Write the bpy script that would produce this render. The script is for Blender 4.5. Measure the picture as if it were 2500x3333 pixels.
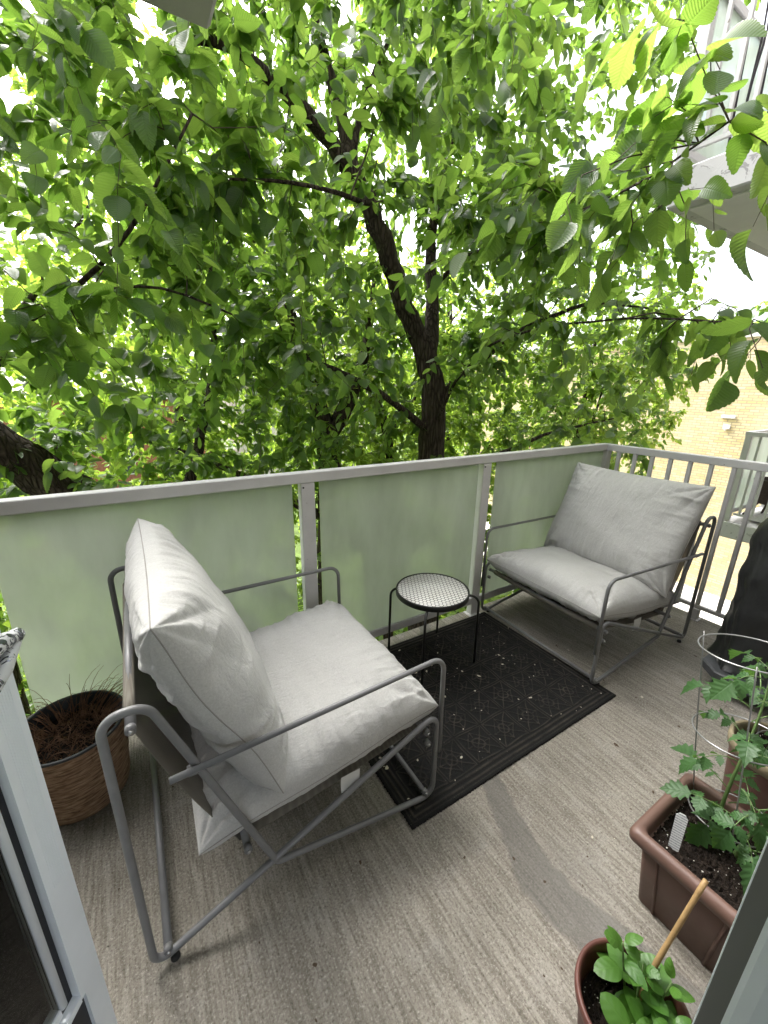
import bpy, math, random
import numpy as np
from math import radians as R, sin, cos, pi, sqrt
from mathutils import Vector, Matrix

for o in list(bpy.data.objects): bpy.data.objects.remove(o)
SC = bpy.context.scene
COL = SC.collection
rng = np.random.default_rng(7)
random.seed(7)

# ------------------------------------------------------------------ camera
cam = bpy.data.cameras.new("camera"); co = bpy.data.objects.new("camera", cam); COL.objects.link(co)
cam.sensor_fit = 'VERTICAL'; cam.sensor_height = 36.0; cam.lens = 36.0 * 1317.49 / 3333.0
cam.clip_start = 0.02; cam.clip_end = 500
_r = Vector((0.85139198, -0.52426092, 0.01679831)); _u = Vector((0.13960026, 0.25734663, 0.95618224)); _f = Vector((0.50561197, 0.81174084, -0.29228982))
co.matrix_world = Matrix(((_r.x, _u.x, -_f.x, -3.0109), (_r.y, _u.y, -_f.y, -1.6998), (_r.z, _u.z, -_f.z, 1.4346), (0, 0, 0, 1)))
SC.camera = co

# ------------------------------------------------------------------ light
SUN_EL, SUN_AZ = R(50), R(-10)          # azimuth clockwise from +Y
w = bpy.data.worlds.new("World"); SC.world = w; w.use_nodes = True
nt = w.node_tree; nt.nodes.clear()
sky = nt.nodes.new('ShaderNodeTexSky'); sky.sky_type = 'NISHITA'; sky.sun_disc = False
sky.sun_elevation = SUN_EL; sky.sun_rotation = SUN_AZ; sky.air_density = 1.0; sky.dust_density = 6.0; sky.ozone_density = 1.0
hs = nt.nodes.new('ShaderNodeHueSaturation'); hs.inputs['Saturation'].default_value = 0.35
bg = nt.nodes.new('ShaderNodeBackground'); bg.inputs['Strength'].default_value = 0.15
wo = nt.nodes.new('ShaderNodeOutputWorld')
nt.links.new(sky.outputs[0], hs.inputs['Color']); nt.links.new(hs.outputs[0], bg.inputs[0]); nt.links.new(bg.outputs[0], wo.inputs[0])
sl = bpy.data.lights.new("sun", 'SUN'); sl.energy = 1.5; sl.angle = R(22); sl.color = (1.0, 0.985, 0.96)
so = bpy.data.objects.new("sun", sl); COL.objects.link(so)
d = Vector((sin(SUN_AZ) * cos(SUN_EL), cos(SUN_AZ) * cos(SUN_EL), sin(SUN_EL)))
so.rotation_euler = d.to_track_quat('Z', 'Y').to_euler()
vs = SC.view_settings
SC.display_settings.display_device = 'sRGB'
vs.view_transform = 'Standard'; vs.look = 'None'; vs.gamma = 1.0; vs.exposure = 2.5
SC.cycles.use_denoising = True
SC.cycles.max_bounces = 10; SC.cycles.diffuse_bounces = 5; SC.cycles.glossy_bounces = 3
SC.cycles.transmission_bounces = 6; SC.cycles.transparent_max_bounces = 12
SC.cycles.caustics_reflective = False; SC.cycles.caustics_refractive = False
SC.cycles.sample_clamp_indirect = 6

# ------------------------------------------------------------------ helpers
def link(o, parent=None):
    COL.objects.link(o)
    if parent is not None: o.parent = parent
    return o
def tag(o, label=None, cat=None, group=None, kind=None):
    if label: o['label'] = label
    if cat: o['category'] = cat
    if group: o['group'] = group
    if kind: o['kind'] = kind
    return o
def empty(name, loc=(0, 0, 0), rz=0):
    o = bpy.data.objects.new(name, None); COL.objects.link(o); o.location = loc; o.rotation_euler = (0, 0, rz)
    o.empty_display_size = 0.1
    return o

class MB:
    """collects pieces, builds ONE mesh object"""
    def __init__(s): s.v = []; s.f = []; s.m = []; s.n = 0; s.sm = []
    def add(s, v, f, mi=0, smooth=True):
        v = np.asarray(v, float).reshape(-1, 3); s.v.append(v)
        for a in f: s.f.append(tuple(int(i) + s.n for i in a)); s.m.append(mi); s.sm.append(smooth)
        s.n += len(v); return s
    def box(s, a, b, mi=0, bev=0.0):
        a, b2 = np.array([min(a[i], b[i]) for i in range(3)], float), np.array([max(a[i], b[i]) for i in range(3)], float)
        if bev <= 0:
            v = [(x, y, z) for x in (a[0], b2[0]) for y in (a[1], b2[1]) for z in (a[2], b2[2])]
            f = [(0, 1, 3, 2), (4, 6, 7, 5), (0, 4, 5, 1), (2, 3, 7, 6), (0, 2, 6, 4), (1, 5, 7, 3)]
            return s.add(v, f, mi, False)
        # bevelled box: 24 verts
        c = bev; v = []; idx = {}
        for ix in (0, 1):
            for iy in (0, 1):
                for iz in (0, 1):
                    P = [(a, b2)[k][j] for j, k in enumerate((ix, iy, iz))]
                    S = [1 if k == 0 else -1 for k in (ix, iy, iz)]
                    for ax in range(3):
                        q = [P[j] + (0 if j == ax else S[j] * c) for j in range(3)]
                        idx[(ix, iy, iz, ax)] = len(v); v.append(q)
        f = []
        for ax in range(3):
            o1, o2 = [j for j in range(3) if j != ax]
            for e in (0, 1):
                def k(p, q):
                    t = [0, 0, 0]; t[ax] = e; t[o1] = p; t[o2] = q; return idx[(t[0], t[1], t[2], ax)]
                f.append((k(0, 0), k(1, 0), k(1, 1), k(0, 1)))
        for ax in range(3):
            o1, o2 = [j for j in range(3) if j != ax]
            for p in (0, 1):
                for q in (0, 1):
                    def k(e, face):
                        t = [0, 0, 0]; t[ax] = e; t[o1] = p; t[o2] = q; return idx[(t[0], t[1], t[2], face)]
                    f.append((k(0, o1), k(1, o1), k(1, o2), k(0, o2)))
        for ix in (0, 1):
            for iy in (0, 1):
                for iz in (0, 1): f.append(tuple(idx[(ix, iy, iz, ax)] for ax in range(3)))
        return s.add(v, f, mi, False)
    def tube(s, pts, r, n=8, closed=False, mi=0, caps=True):
        P = np.asarray(pts, float); m = len(P)
        rr = np.full(m, r) if np.isscalar(r) else np.asarray(r, float)
        if closed: T = np.roll(P, -1, 0) - np.roll(P, 1, 0)
        else: T = np.gradient(P, axis=0)
        T /= np.linalg.norm(T, axis=1)[:, None] + 1e-12
        ref = np.array([0, 0, 1.0]) if abs(T[0][2]) < .9 else np.array([0, 1.0, 0])
        nrm = np.cross(T[0], ref); nrm /= np.linalg.norm(nrm)
        V = []; a = np.linspace(0, 2 * pi, n, endpoint=False)
        for i in range(m):
            nrm = nrm - T[i] * (nrm @ T[i]); nrm /= np.linalg.norm(nrm) + 1e-12
            b = np.cross(T[i], nrm)
            V.append(P[i] + rr[i] * (np.cos(a)[:, None] * nrm + np.sin(a)[:, None] * b))
        V = np.concatenate(V); f = []
        for i in range(m if closed else m - 1):
            j = (i + 1) % m
            for k in range(n):
                f.append((i * n + k, i * n + (k + 1) % n, j * n + (k + 1) % n, j * n + k))
        if caps and not closed:
            f.append(tuple(range(n))[::-1]); f.append(tuple((m - 1) * n + k for k in range(n)))
        return s.add(V, f, mi, True)
    def lathe(s, prof, c=(0, 0, 0), n=48, mi=0, jitter=None):
        a = np.linspace(0, 2 * pi, n, endpoint=False); V = []; f = []
        for (r, z) in prof: V += [(c[0] + r * cos(t), c[1] + r * sin(t), c[2] + z) for t in a]
        for i in range(len(prof) - 1):
            for k in range(n): f.append((i * n + k, i * n + (k + 1) % n, (i + 1) * n + (k + 1) % n, (i + 1) * n + k))
        return s.add(V, f, mi, True)
    def disc(s, c, r, n=48, mi=0):
        V = [c] + [(c[0] + r * cos(t), c[1] + r * sin(t), c[2]) for t in np.linspace(0, 2 * pi, n, endpoint=False)]
        return s.add(V, [(0, 1 + k, 1 + (k + 1) % n) for k in range(n)], mi, False)
    def grid(s, V, nu, nv, mi=0, smooth=True, closed_u=False):
        f = []
        for i in range(nu if closed_u else nu - 1):
            for j in range(nv - 1):
                i2 = (i + 1) % nu
                f.append((i * nv + j, i2 * nv + j, i2 * nv + j + 1, i * nv + j + 1))
        return s.add(V, f, mi, smooth)
    def build(s, name, mats, parent=None):
        me = bpy.data.meshes.new(name)
        me.from_pydata(np.concatenate(s.v).tolist(), [], s.f)
        mats = mats if isinstance(mats, (list, tuple)) else [mats]
        for m in mats: me.materials.append(m)
        me.polygons.foreach_set('material_index', s.m); me.polygons.foreach_set('use_smooth', s.sm)
        me.update()
        return link(bpy.data.objects.new(name, me), parent)

def fillet(V, closed=False, seg=7):
    """V: list of (point, radius). rounded polyline"""
    P = [np.array(v[0], float) for v in V]; n = len(P); out = []
    for i in range(n):
        r = V[i][1]
        if r <= 0 or (not closed and i in (0, n - 1)): out.append(P[i]); continue
        a = P[(i - 1) % n] - P[i]; b = P[(i + 1) % n] - P[i]
        la, lb = np.linalg.norm(a), np.linalg.norm(b); a /= la; b /= lb
        ang = math.acos(max(-1, min(1, float(a @ b)))); t = min(r / math.tan(ang / 2), la * .49, lb * .49)
        rr = t * math.tan(ang / 2)
        bis = a + b; bis /= np.linalg.norm(bis); c = P[i] + bis * rr / sin(ang / 2)
        p0 = P[i] + a * t - c; p1 = P[i] + b * t - c
        om = math.acos(max(-1, min(1, float(p0 @ p1) / (rr * rr))))
        for k in range(seg + 1):
            q = k / seg
            out.append(c + (sin((1 - q) * om) * p0 + sin(q * om) * p1) / sin(om))
    return out

# ------------------------------------------------------------------ materials
def mat(name): 
    m = bpy.data.materials.new(name); m.use_nodes = True
    nt = m.node_tree; nt.nodes.clear()
    return m, nt
class N:
    def __init__(s, nt): s.nt = nt
    def __call__(s, t, **kw):
        n = s.nt.nodes.new('ShaderNode' + t)
        for k, v in kw.items():
            if k.startswith('_'): setattr(n, k[1:], v)
            else:
                key = int(k[1:]) if k[0] == 'i' and k[1:].isdigit() else k.replace('__', ' ')
                if hasattr(v, 'is_linked') or isinstance(v, bpy.types.NodeSocket): s.nt.links.new(v, n.inputs[key])
                else: n.inputs[key].default_value = v
        return n
    def math(s, op, a, b=0.0, c=None, clamp=False):
        n = s.nt.nodes.new('ShaderNodeMath'); n.operation = op; n.use_clamp = clamp
        for i, v in enumerate((a, b) if c is None else (a, b, c)):
            if isinstance(v, bpy.types.NodeSocket): s.nt.links.new(v, n.inputs[i])
            else: n.inputs[i].default_value = v
        return n.outputs[0]
    def mix(s, f, a, b, blend='MIX'):
        n = s.nt.nodes.new('ShaderNodeMix'); n.data_type = 'RGBA'; n.blend_type = blend
        for i, v in ((0, f), (6, a), (7, b)):
            if isinstance(v, bpy.types.NodeSocket): s.nt.links.new(v, n.inputs[i])
            else: n.inputs[i].default_value = v if i == 0 else (tuple(v) + (1,) if len(v) == 3 else v)
        return n.outputs[2]
    def ramp(s, f, stops):
        n = s.nt.nodes.new('ShaderNodeValToRGB'); s.nt.links.new(f, n.inputs[0])
        el = n.color_ramp.elements
        while len(el) < len(stops): el.new(0.5)
        for e, (p, c) in zip(el, stops):
            e.position = p; e.color = (c, c, c, 1) if np.isscalar(c) else tuple(c) + (1,)
        return n.outputs[0]
    def coord(s, scale=(1, 1, 1), which='Object', rot=(0, 0, 0)):
        tc = s.nt.nodes.new('ShaderNodeTexCoord'); mp = s.nt.nodes.new('ShaderNodeMapping')
        s.nt.links.new(tc.outputs[which], mp.inputs[0]); mp.inputs['Scale'].default_value = scale; mp.inputs['Rotation'].default_value = rot
        return mp.outputs[0]
    def noise(s, vec, scale, detail=4, rough=.55, dist=0.0):
        n = s.nt.nodes.new('ShaderNodeTexNoise'); s.nt.links.new(vec, n.inputs['Vector'])
        n.inputs['Scale'].default_value = scale; n.inputs['Detail'].default_value = detail; n.inputs['Roughness'].default_value = rough; n.inputs['Distortion'].default_value = dist
        return n.outputs[0]
    def bump(s, h, strength=.3, dist=.01, normal=None):
        n = s.nt.nodes.new('ShaderNodeBump'); s.nt.links.new(h, n.inputs['Height'])
        n.inputs['Strength'].default_value = strength; n.inputs['Distance'].default_value = dist
        if normal is not None: s.nt.links.new(normal, n.inputs['Normal'])
        return n.outputs[0]
    def bsdf(s, color, rough=.5, normal=None, metal=0.0, spec=.5, **kw):
        n = s.nt.nodes.new('ShaderNodeBsdfPrincipled')
        for k, v in (('Base Color', color), ('Roughness', rough), ('Normal', normal), ('Metallic', metal), ('Specular IOR Level', spec)):
            if v is None: continue
            if isinstance(v, bpy.types.NodeSocket): s.nt.links.new(v, n.inputs[k])
            else: n.inputs[k].default_value = tuple(v) + (1,) if k == 'Base Color' else v
        for k, v in kw.items():
            n.inputs[k.replace('__', ' ')].default_value = v
        return n.outputs[0]
    def out(s, sh):
        o = s.nt.nodes.new('ShaderNodeOutputMaterial'); s.nt.links.new(sh, o.inputs[0])

def simple(name, c, rough=.5, metal=0.0, spec=.5, var=.12, vs=8.0, bs=0.0, bsc=60.0, bd=.002, scale=(1, 1, 1)):
    m, nt = mat(name); n = N(nt); v = n.coord(scale)
    a = n.noise(v, vs, 5, .6)
    col = n.mix(n.ramp(a, [(.3, 0.0), (.7, 1.0)]), [x * (1 - var) for x in c], [min(1, x * (1 + var)) for x in c])
    nm = n.bump(n.noise(v, bsc, 4, .6), bs, bd) if bs > 0 else None
    rg = n.math('MULTIPLY_ADD', n.noise(v, vs * 2.3, 3), .25, rough - .12)
    n.out(n.bsdf(col, rg, nm, metal, spec)); return m

M = {}
# painted railing: warm light grey with dirt
def mk_paint():
    m, nt = mat('rail_paint'); n = N(nt); v = n.coord()
    a = n.noise(v, 5, 6, .65); b = n.noise(v, 70, 4, .7); c = n.noise(v, 23, 3, .5)
    col = n.mix(n.ramp(a, [(.35, 0.0), (.7, 1.0)]), (.54, .53, .535), (.62, .61, .61))
    col = n.mix(n.ramp(b, [(.66, 0.0), (.72, .55)]), col, (.22, .20, .18))
    chip = n.ramp(c, [(.73, 0.0), (.745, 1.0)])
    col = n.mix(chip, col, (.28, .25, .22))
    n.out(n.bsdf(col, .42, n.bump(n.math('ADD', n.noise(v, 160, 3), n.math('MULTIPLY', chip, -1.5)), .18, .0015)))
    return m
M['rail'] = mk_paint()
M['tube'] = simple('tube_paint', (.175, .176, .18), .38, 0, .5, .08, 20, .12, 400, .0006)
M['black_metal'] = simple('black_metal', (.012, .012, .012), .42, 0, .5, .2, 20)
M['rubber'] = simple('rubber', (.01, .01, .01), .7)
M['chrome'] = simple('chrome', (.6, .6, .6), .2, 1.0)
M['bolt_dark'] = simple('dark_screw', (.03, .028, .026), .5)
M['bolt'] = simple('bolt', (.45, .45, .45), .3, 1.0)

def mk_concrete(name, floor_mark=True, base=((.222, .200, .168), (.345, .318, .272))):
    m, nt = mat(name); n = N(nt); v = n.coord()
    st = n.noise(n.coord((64, 4.2, 1), rot=(0, 0, R(-6))), 1.0, 5, .62, .5)      # broom strokes run away from the house
    st2 = n.noise(n.coord((95, 7.0, 1), rot=(0, 0, R(-4))), 1.0, 4, .6, .3)
    big = n.noise(v, 1.7, 5, .6, .4); sp = n.noise(v, 150, 3, .75); sp2 = n.noise(v, 62, 4, .7); mid = n.noise(v, 9, 5, .65)
    col = n.mix(n.ramp(st, [(.38, 0.0), (.60, 1.0)]), base[0], base[1])
    col = n.mix(n.ramp(st2, [(.36, .6), (.50, 0.0)]), col, (.14, .125, .10))
    col = n.mix(n.ramp(big, [(.36, .45), (.62, 0.0)]), col, (.17, .155, .13))
    col = n.mix(n.ramp(mid, [(.52, 0.0), (.72, .45)]), col, (.36, .34, .31))
    col = n.mix(n.ramp(sp, [(.54, 0.0), (.66, .75)]), col, (.085, .072, .055))
    col = n.mix(n.ramp(sp, [(.34, .75), (.45, 0.0)]), col, (.46, .43, .38))
    col = n.mix(n.ramp(sp2, [(.66, 0.0), (.70, .8)]), col, (.05, .044, .036))
    if floor_mark:
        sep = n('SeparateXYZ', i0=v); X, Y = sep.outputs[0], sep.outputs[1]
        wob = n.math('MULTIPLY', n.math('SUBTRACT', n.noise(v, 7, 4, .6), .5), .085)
        # bent dark grey band: x centre runs with y
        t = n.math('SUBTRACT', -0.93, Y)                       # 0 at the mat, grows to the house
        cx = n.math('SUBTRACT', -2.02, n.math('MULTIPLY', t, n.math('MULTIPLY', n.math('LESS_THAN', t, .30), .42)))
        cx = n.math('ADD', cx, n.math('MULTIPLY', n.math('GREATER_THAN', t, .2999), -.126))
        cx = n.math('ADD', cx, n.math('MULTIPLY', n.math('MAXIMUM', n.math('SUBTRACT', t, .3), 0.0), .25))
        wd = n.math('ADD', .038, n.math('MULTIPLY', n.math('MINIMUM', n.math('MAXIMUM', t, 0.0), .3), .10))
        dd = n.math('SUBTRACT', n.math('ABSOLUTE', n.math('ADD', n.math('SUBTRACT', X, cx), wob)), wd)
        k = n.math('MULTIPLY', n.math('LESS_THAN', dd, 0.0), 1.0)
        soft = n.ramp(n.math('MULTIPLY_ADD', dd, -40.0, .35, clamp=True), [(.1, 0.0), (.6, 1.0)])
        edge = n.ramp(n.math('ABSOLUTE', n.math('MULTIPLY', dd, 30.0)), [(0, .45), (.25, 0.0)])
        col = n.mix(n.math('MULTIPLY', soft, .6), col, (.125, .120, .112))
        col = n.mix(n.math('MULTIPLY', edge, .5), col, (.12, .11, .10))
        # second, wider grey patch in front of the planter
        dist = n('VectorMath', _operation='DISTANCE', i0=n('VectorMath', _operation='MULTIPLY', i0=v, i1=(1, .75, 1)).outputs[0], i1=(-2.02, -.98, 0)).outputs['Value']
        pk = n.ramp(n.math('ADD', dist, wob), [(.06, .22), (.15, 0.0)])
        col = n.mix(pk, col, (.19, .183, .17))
    h = n.math('ADD', n.math('MULTIPLY', st, .9), n.math('ADD', n.math('MULTIPLY', st2, .8), n.math('MULTIPLY', n.math('ADD', sp, sp2), .5)))
    n.out(n.bsdf(col, .82, n.bump(h, .9, .006), 0, .3)); return m
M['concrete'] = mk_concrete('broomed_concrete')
M['concrete_up'] = simple('painted_concrete', (.42, .41, .40), .8, 0, .3, .14, 2.5, .5, 30, .006)
M['soffit'] = simple('soffit', (.72, .71, .71), .85, 0, .3, .10, 1.5, .3, 40, .004)

def mk_fabric():
    m, nt = mat('cushion_fabric'); n = N(nt); v = n.coord()
    a = n.noise(v, 210, 3, .8); b = n.noise(v, 7, 4, .6); d_ = n.noise(v, 38, 2, .4)
    col = n.mix(n.ramp(a, [(.3, 0.0), (.7, 1.0)]), (.42, .416, .405), (.55, .544, .528))
    col = n.mix(n.ramp(b, [(.4, 0.0), (.75, .25)]), col, (.39, .38, .365))
    col = n.mix(n.ramp(d_, [(.80, 0.0), (.83, .7)]), col, (.2, .17, .12))
    n1 = n.bump(n.noise(n.coord(rot=(.3, .2, .5)), 900, 2, .6), .25, .0008)
    n2 = n.bump(n.noise(n.coord((1, 2.6, 1)), 13, 5, .62, 1.2), .42, .012, n1)
    n.out(n.bsdf(col, .88, n2, 0, .25, Sheen__Weight=.15)); return m
M['fabric'] = mk_fabric()
M['seam'] = simple('seam', (.30, .285, .265), .9)
def mk_sling():
    m, nt = mat('sling_mesh'); n = N(nt); v = n.coord((1, 1, 1))
    w1 = n('TexWave', i0=v, _wave_type='BANDS', _bands_direction='Y', Scale=110.0).outputs[0]
    w2 = n('TexWave', i0=v, _wave_type='BANDS', _bands_direction='Z', Scale=110.0).outputs[0]
    h = n.math('MAXIMUM', w1, w2)
    col = n.mix(h, (.13, .115, .095), (.24, .22, .185))
    b = n.bsdf(col, .8, n.bump(h, .4, .001), 0, .3)
    tr = n('BsdfTransparent').outputs[0]
    mx = n('MixShader', i0=.16); nt.links.new(b, mx.inputs[1]); nt.links.new(tr, mx.inputs[2]); n.out(mx.outputs[0]); return m
M['sling'] = mk_sling()
M['dark_strap'] = simple('dark_strap', (.02, .02, .02), .8)
M['label'] = simple('care_label', (.6, .6, .58), .7)

def mk_frost(name, tint=(.86, .88, .84)):
    m, nt = mat(name); n = N(nt); v = n.coord()
    gr = n.noise(v, 500, 2, .6); cl = n.noise(v, 2.4, 4, .6, .5); sm = n.noise(n.coord((1, 1, .35)), 6, 4, .6)
    col = n.mix(n.ramp(cl, [(.35, 0.0), (.7, 1.0)]), tint, [c * .93 for c in tint])
    refr = n('BsdfRefraction', Color=col, Roughness=.20, IOR=1.2, Normal=n.bump(gr, .05, .001)).outputs[0]
    dif = n('BsdfTranslucent', Color=(.90, .93, .89, 1)).outputs[0]
    df2 = n('BsdfDiffuse', Color=(.62, .66, .61, 1)).outputs[0]
    gl = n('BsdfGlossy', Color=(.9, .92, .9, 1), Roughness=.28).outputs[0]
    def mixs(f, a, b):
        x = n('MixShader'); 
        if isinstance(f, bpy.types.NodeSocket): nt.links.new(f, x.inputs[0])
        else: x.inputs[0].default_value = f
        nt.links.new(a, x.inputs[1]); nt.links.new(b, x.inputs[2]); return x.outputs[0]
    s_ = mixs(.32, dif, df2)
    s_ = mixs(n.ramp(sm, [(.3, .54), (.7, .70)]), refr, s_)
    fr = n('Fresnel', IOR=1.35).outputs[0]
    s_ = mixs(n.math('MULTIPLY', fr, .8), s_, gl)
    n.out(s_); return m
M['frost'] = mk_frost('frosted_glass')
M['frost_blue'] = mk_frost('frosted_glass_blue', (.74, .86, .88))

def mk_clear():
    m, nt = mat('clear_glass'); n = N(nt)
    tr = n('BsdfTransparent', Color=(.80, .84, .83, 1)).outputs[0]
    gl = n('BsdfGlossy', Color=(.9, .9, .9, 1), Roughness=.02).outputs[0]
    fr = n('Fresnel', IOR=1.5).outputs[0]
    x = n('MixShader', i0=fr); nt.links.new(tr, x.inputs[1]); nt.links.new(gl, x.inputs[2]); n.out(x.outputs[0]); return m
M['clear'] = mk_clear()

def mk_tile():
    m, nt = mat('hex_tile'); n = N(nt); v = n.coord()
    # hexagonal cells: distance in two staggered lattices
    S = .0215
    sep = n('SeparateXYZ', i0=v); x = n.math('DIVIDE', sep.outputs[0], S); y = n.math('DIVIDE', sep.outputs[1], S * 1.7320508)
    def cell(ox, oy):
        fx = n.math('SUBTRACT', n.math('FRACT', n.math('ADD', x, ox + 50.0)), .5)
        fy = n.math('MULTIPLY', n.math('SUBTRACT', n.math('FRACT', n.math('ADD', y, oy + 50.0)), .5), 1.7320508)
        ax = n.math('ABSOLUTE', fx); ay = n.math('ABSOLUTE', fy)
        return n.math('MAXIMUM', ax, n.math('ADD', n.math('MULTIPLY', ax, .5), n.math('MULTIPLY', ay, .8660254)))
    d_ = n.math('MINIMUM', cell(0, 0), cell(.5, .5))
    g = n.ramp(d_, [(.425, 0.0), (.45, 1.0)])
    a = n.noise(v, 12, 4); 
    t = n.mix(n.ramp(a, [(.35, 0.0), (.7, 1.0)]), (.84, .83, .79), (.76, .74, .69))
    t = n.mix(n.ramp(n.noise(n('VectorMath', _operation='ADD', i0=v, i1=(.08, -.09, 0)).outputs[0], 3.2, 2), [(.55, 0.0), (.7, .35)]), t, (.38, .33, .26))
    col = n.mix(g, t, (.03, .028, .026))
    n.out(n.bsdf(col, .25, n.bump(n.math('SUBTRACT', 1.0, g), .6, .0012))); return m
M['tile'] = mk_tile()

def mk_mat():
    m, nt = mat('mat_rubber'); n = N(nt); v = n.coord()
    a = n.noise(v, 330, 3, .7); b = n.noise(v, 14, 4, .6); c = n.noise(v, 120, 2, .5)
    col = n.mix(n.ramp(a, [(.35, 0.0), (.75, 1.0)]), (.006, .006, .006), (.020, .0195, .019))
    sep = n('SeparateXYZ', i0=v)
    at = n('Attribute', _attribute_name='rise').outputs['Fac']
    col = n.mix(n.math('MULTIPLY', n.ramp(at, [(.5, 0.0), (1.0, 1.0)]), n.ramp(b, [(.38, .15), (.65, .6)])), col, (.085, .074, .058))  # raised lattice tinted brownish, with highlights put into its colour
    col = n.mix(n.ramp(c, [(.72, 0.0), (.76, .5)]), col, (.13, .12, .10))
    n.out(n.bsdf(col, .85, n.bump(a, .6, .003), 0, .2)); return m
M['mat'] = mk_mat()

def mk_wicker():
    m, nt = mat('woven_grass'); n = N(nt)
    v = n.coord()
    sep = n('SeparateXYZ', i0=v)
    ang = n.math('ARCTAN2', sep.outputs[1], sep.outputs[0])
    cv = n('CombineXYZ', i0=n.math('MULTIPLY', ang, 2.6), i1=n.math('MULTIPLY', n.math('ADD', sep.outputs[2], n.math('MULTIPLY', n.math('SINE', n.math('MULTIPLY', ang, 3.0)), .004)), 100.0)).outputs[0]
    a = n.noise(cv, 1.3, 5, .6, .5); b = n.noise(cv, 4, 3, .6)
    wv = n.math('SINE', n.math('MULTIPLY', sep.outputs[2], 420.0))
    h = n.math('ADD', n.math('MULTIPLY', a, 1.2), n.math('MULTIPLY', wv, .12))
    col = n.ramp(a, [(.3, (.075, .038, .02)), (.46, (.26, .16, .095)), (.60, (.41, .275, .175)), (.76, (.57, .43, .30))])
    n.out(n.bsdf(col, .7, n.bump(h, 1.0, .008), 0, .3)); return m
M['wicker'] = mk_wicker()
M['liner'] = simple('pot_liner', (.03, .033, .036), .5)
M['soil'] = simple('soil', (.016, .011, .008), .95, 0, .2, .5, 40, 1.0, 90, .02)
M['straw'] = simple('dry_grass', (.17, .095, .055), .8, 0, .2, .5, 30)
M['terracotta_plastic'] = simple('brown_plastic', (.125, .072, .056), .48, 0, .5, .10, 10, .2, 300, .0008)
M['terracotta'] = simple('terracotta', (.115, .042, .032), .5, 0, .5, .15, 12, .2, 200, .001)
M['rim_olive'] = simple('weathered_rim', (.23, .19, .12), .6, 0, .4, .25, 14, .3, 90, .002)
M['perlite'] = simple('perlite', (.6, .58, .52), .8)
M['wire'] = simple('galvanised_wire', (.32, .32, .32), .35, .8)
M['twine'] = simple('cut_cane', (.34, .22, .095), .6, 0, .4, .25, 30, .5, 120, .002)
M['alu'] = simple('door_paint', (.80, .84, .88), .45, 0, .5, .04, 6, .15, 240, .0006)
M['alu_shade'] = simple('door_shade_black', (.012, .013, .018), .5)  # near-black standing for shade in the rebate and on the kick panel
M['jamb'] = simple('jamb_paint', (.72, .76, .82), .5, 0, .5, .05, 5, .15, 200, .0008)
M['siding'] = simple('house_wall', (.20, .195, .185), .8, 0, .3, .08, 3)
M['interior'] = simple('interior_wall', (.62, .60, .58), .8)
M['cover'] = simple('cover_fabric', (.015, .0155, .016), .42, 0, .5, .35, 9, .35, 45, .006)
M['cart'] = simple('cart_plastic', (.055, .058, .062), .5, 0, .5, .12, 14, .3, 200, .001)
M['petal'] = simple('petal', (.55, .50, .40), .8)
M['debris'] = simple('dry_leaf_bits', (.07, .045, .025), .8)
M['dark_brown'] = simple('dark_wicker', (.05, .035, .028), .7, 0, .3, .4, 60)
M['reed'] = simple('reed_stake', (.035, .028, .035), .7)
M['white'] = simple('white_plastic', (.62, .62, .60), .5)

def mk_stamp():
    m, nt = mat('printed_label'); n = N(nt); v = n.coord()
    sep = n('SeparateXYZ', i0=v)
    ln = n.math('GREATER_THAN', n.math('SINE', n.math('MULTIPLY', sep.outputs[2], 1150.0)), .35)
    wd = n.math('GREATER_THAN', n.noise(n('CombineXYZ', i0=n.math('MULTIPLY', sep.outputs[1], 600.0), i1=n.math('FLOOR', n.math('MULTIPLY', sep.outputs[2], 183.0))).outputs[0], 1.0, 1), .42)
    col = n.mix(n.math('MULTIPLY', ln, wd), (.72, .74, .74), (.30, .33, .36))
    n.out(n.bsdf(col, .5)); return m
M['print'] = mk_stamp()

def mk_brick():
    m, nt = mat('yellow_brick'); n = N(nt); v = n.coord()
    sep = n('SeparateXYZ', i0=v)
    cv = n('CombineXYZ', i0=sep.outputs[1], i1=sep.outputs[2]).outputs[0]
    b = n('TexBrick', i0=cv, _offset=.5, Scale=1.0)
    b.inputs['Color1'].default_value = (.52, .40, .19, 1); b.inputs['Color2'].default_value = (.63, .53, .33, 1); b.inputs['Mortar'].default_value = (.34, .28, .19, 1)
    b.inputs['Mortar Size'].default_value = .011; b.inputs['Brick Width'].default_value = .215; b.inputs['Row Height'].default_value = .075; b.inputs['Mortar Smooth'].default_value = .1
    a = n.noise(v, .8, 5, .6)
    col = n.mix(n.ramp(a, [(.35, 0.0), (.7, .35)]), b.outputs[0], (.62, .56, .43))
    n.out(n.bsdf(col, .85, n.bump(b.outputs[1], -.5, .006), 0, .2)); return m
M['brick'] = mk_brick()
M['coping'] = simple('coping', (.50, .47, .43), .8)
M['red_brick'] = simple('red_brick', (.30, .13, .08), .85, 0, .2, .3, 9)
M['pale_wall'] = simple('pale_wall', (.6, .57, .52), .8)
M['window'] = simple('window_glass', (.05, .06, .07), .1)
M['pavement'] = simple('pavement', (.50, .48, .46), .85, 0, .2, .12, 1.5)
M['grass'] = simple('grass_ground', (.075, .11, .03), .95, 0, .1, .5, 1.6, .6, 20, .05)

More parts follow.
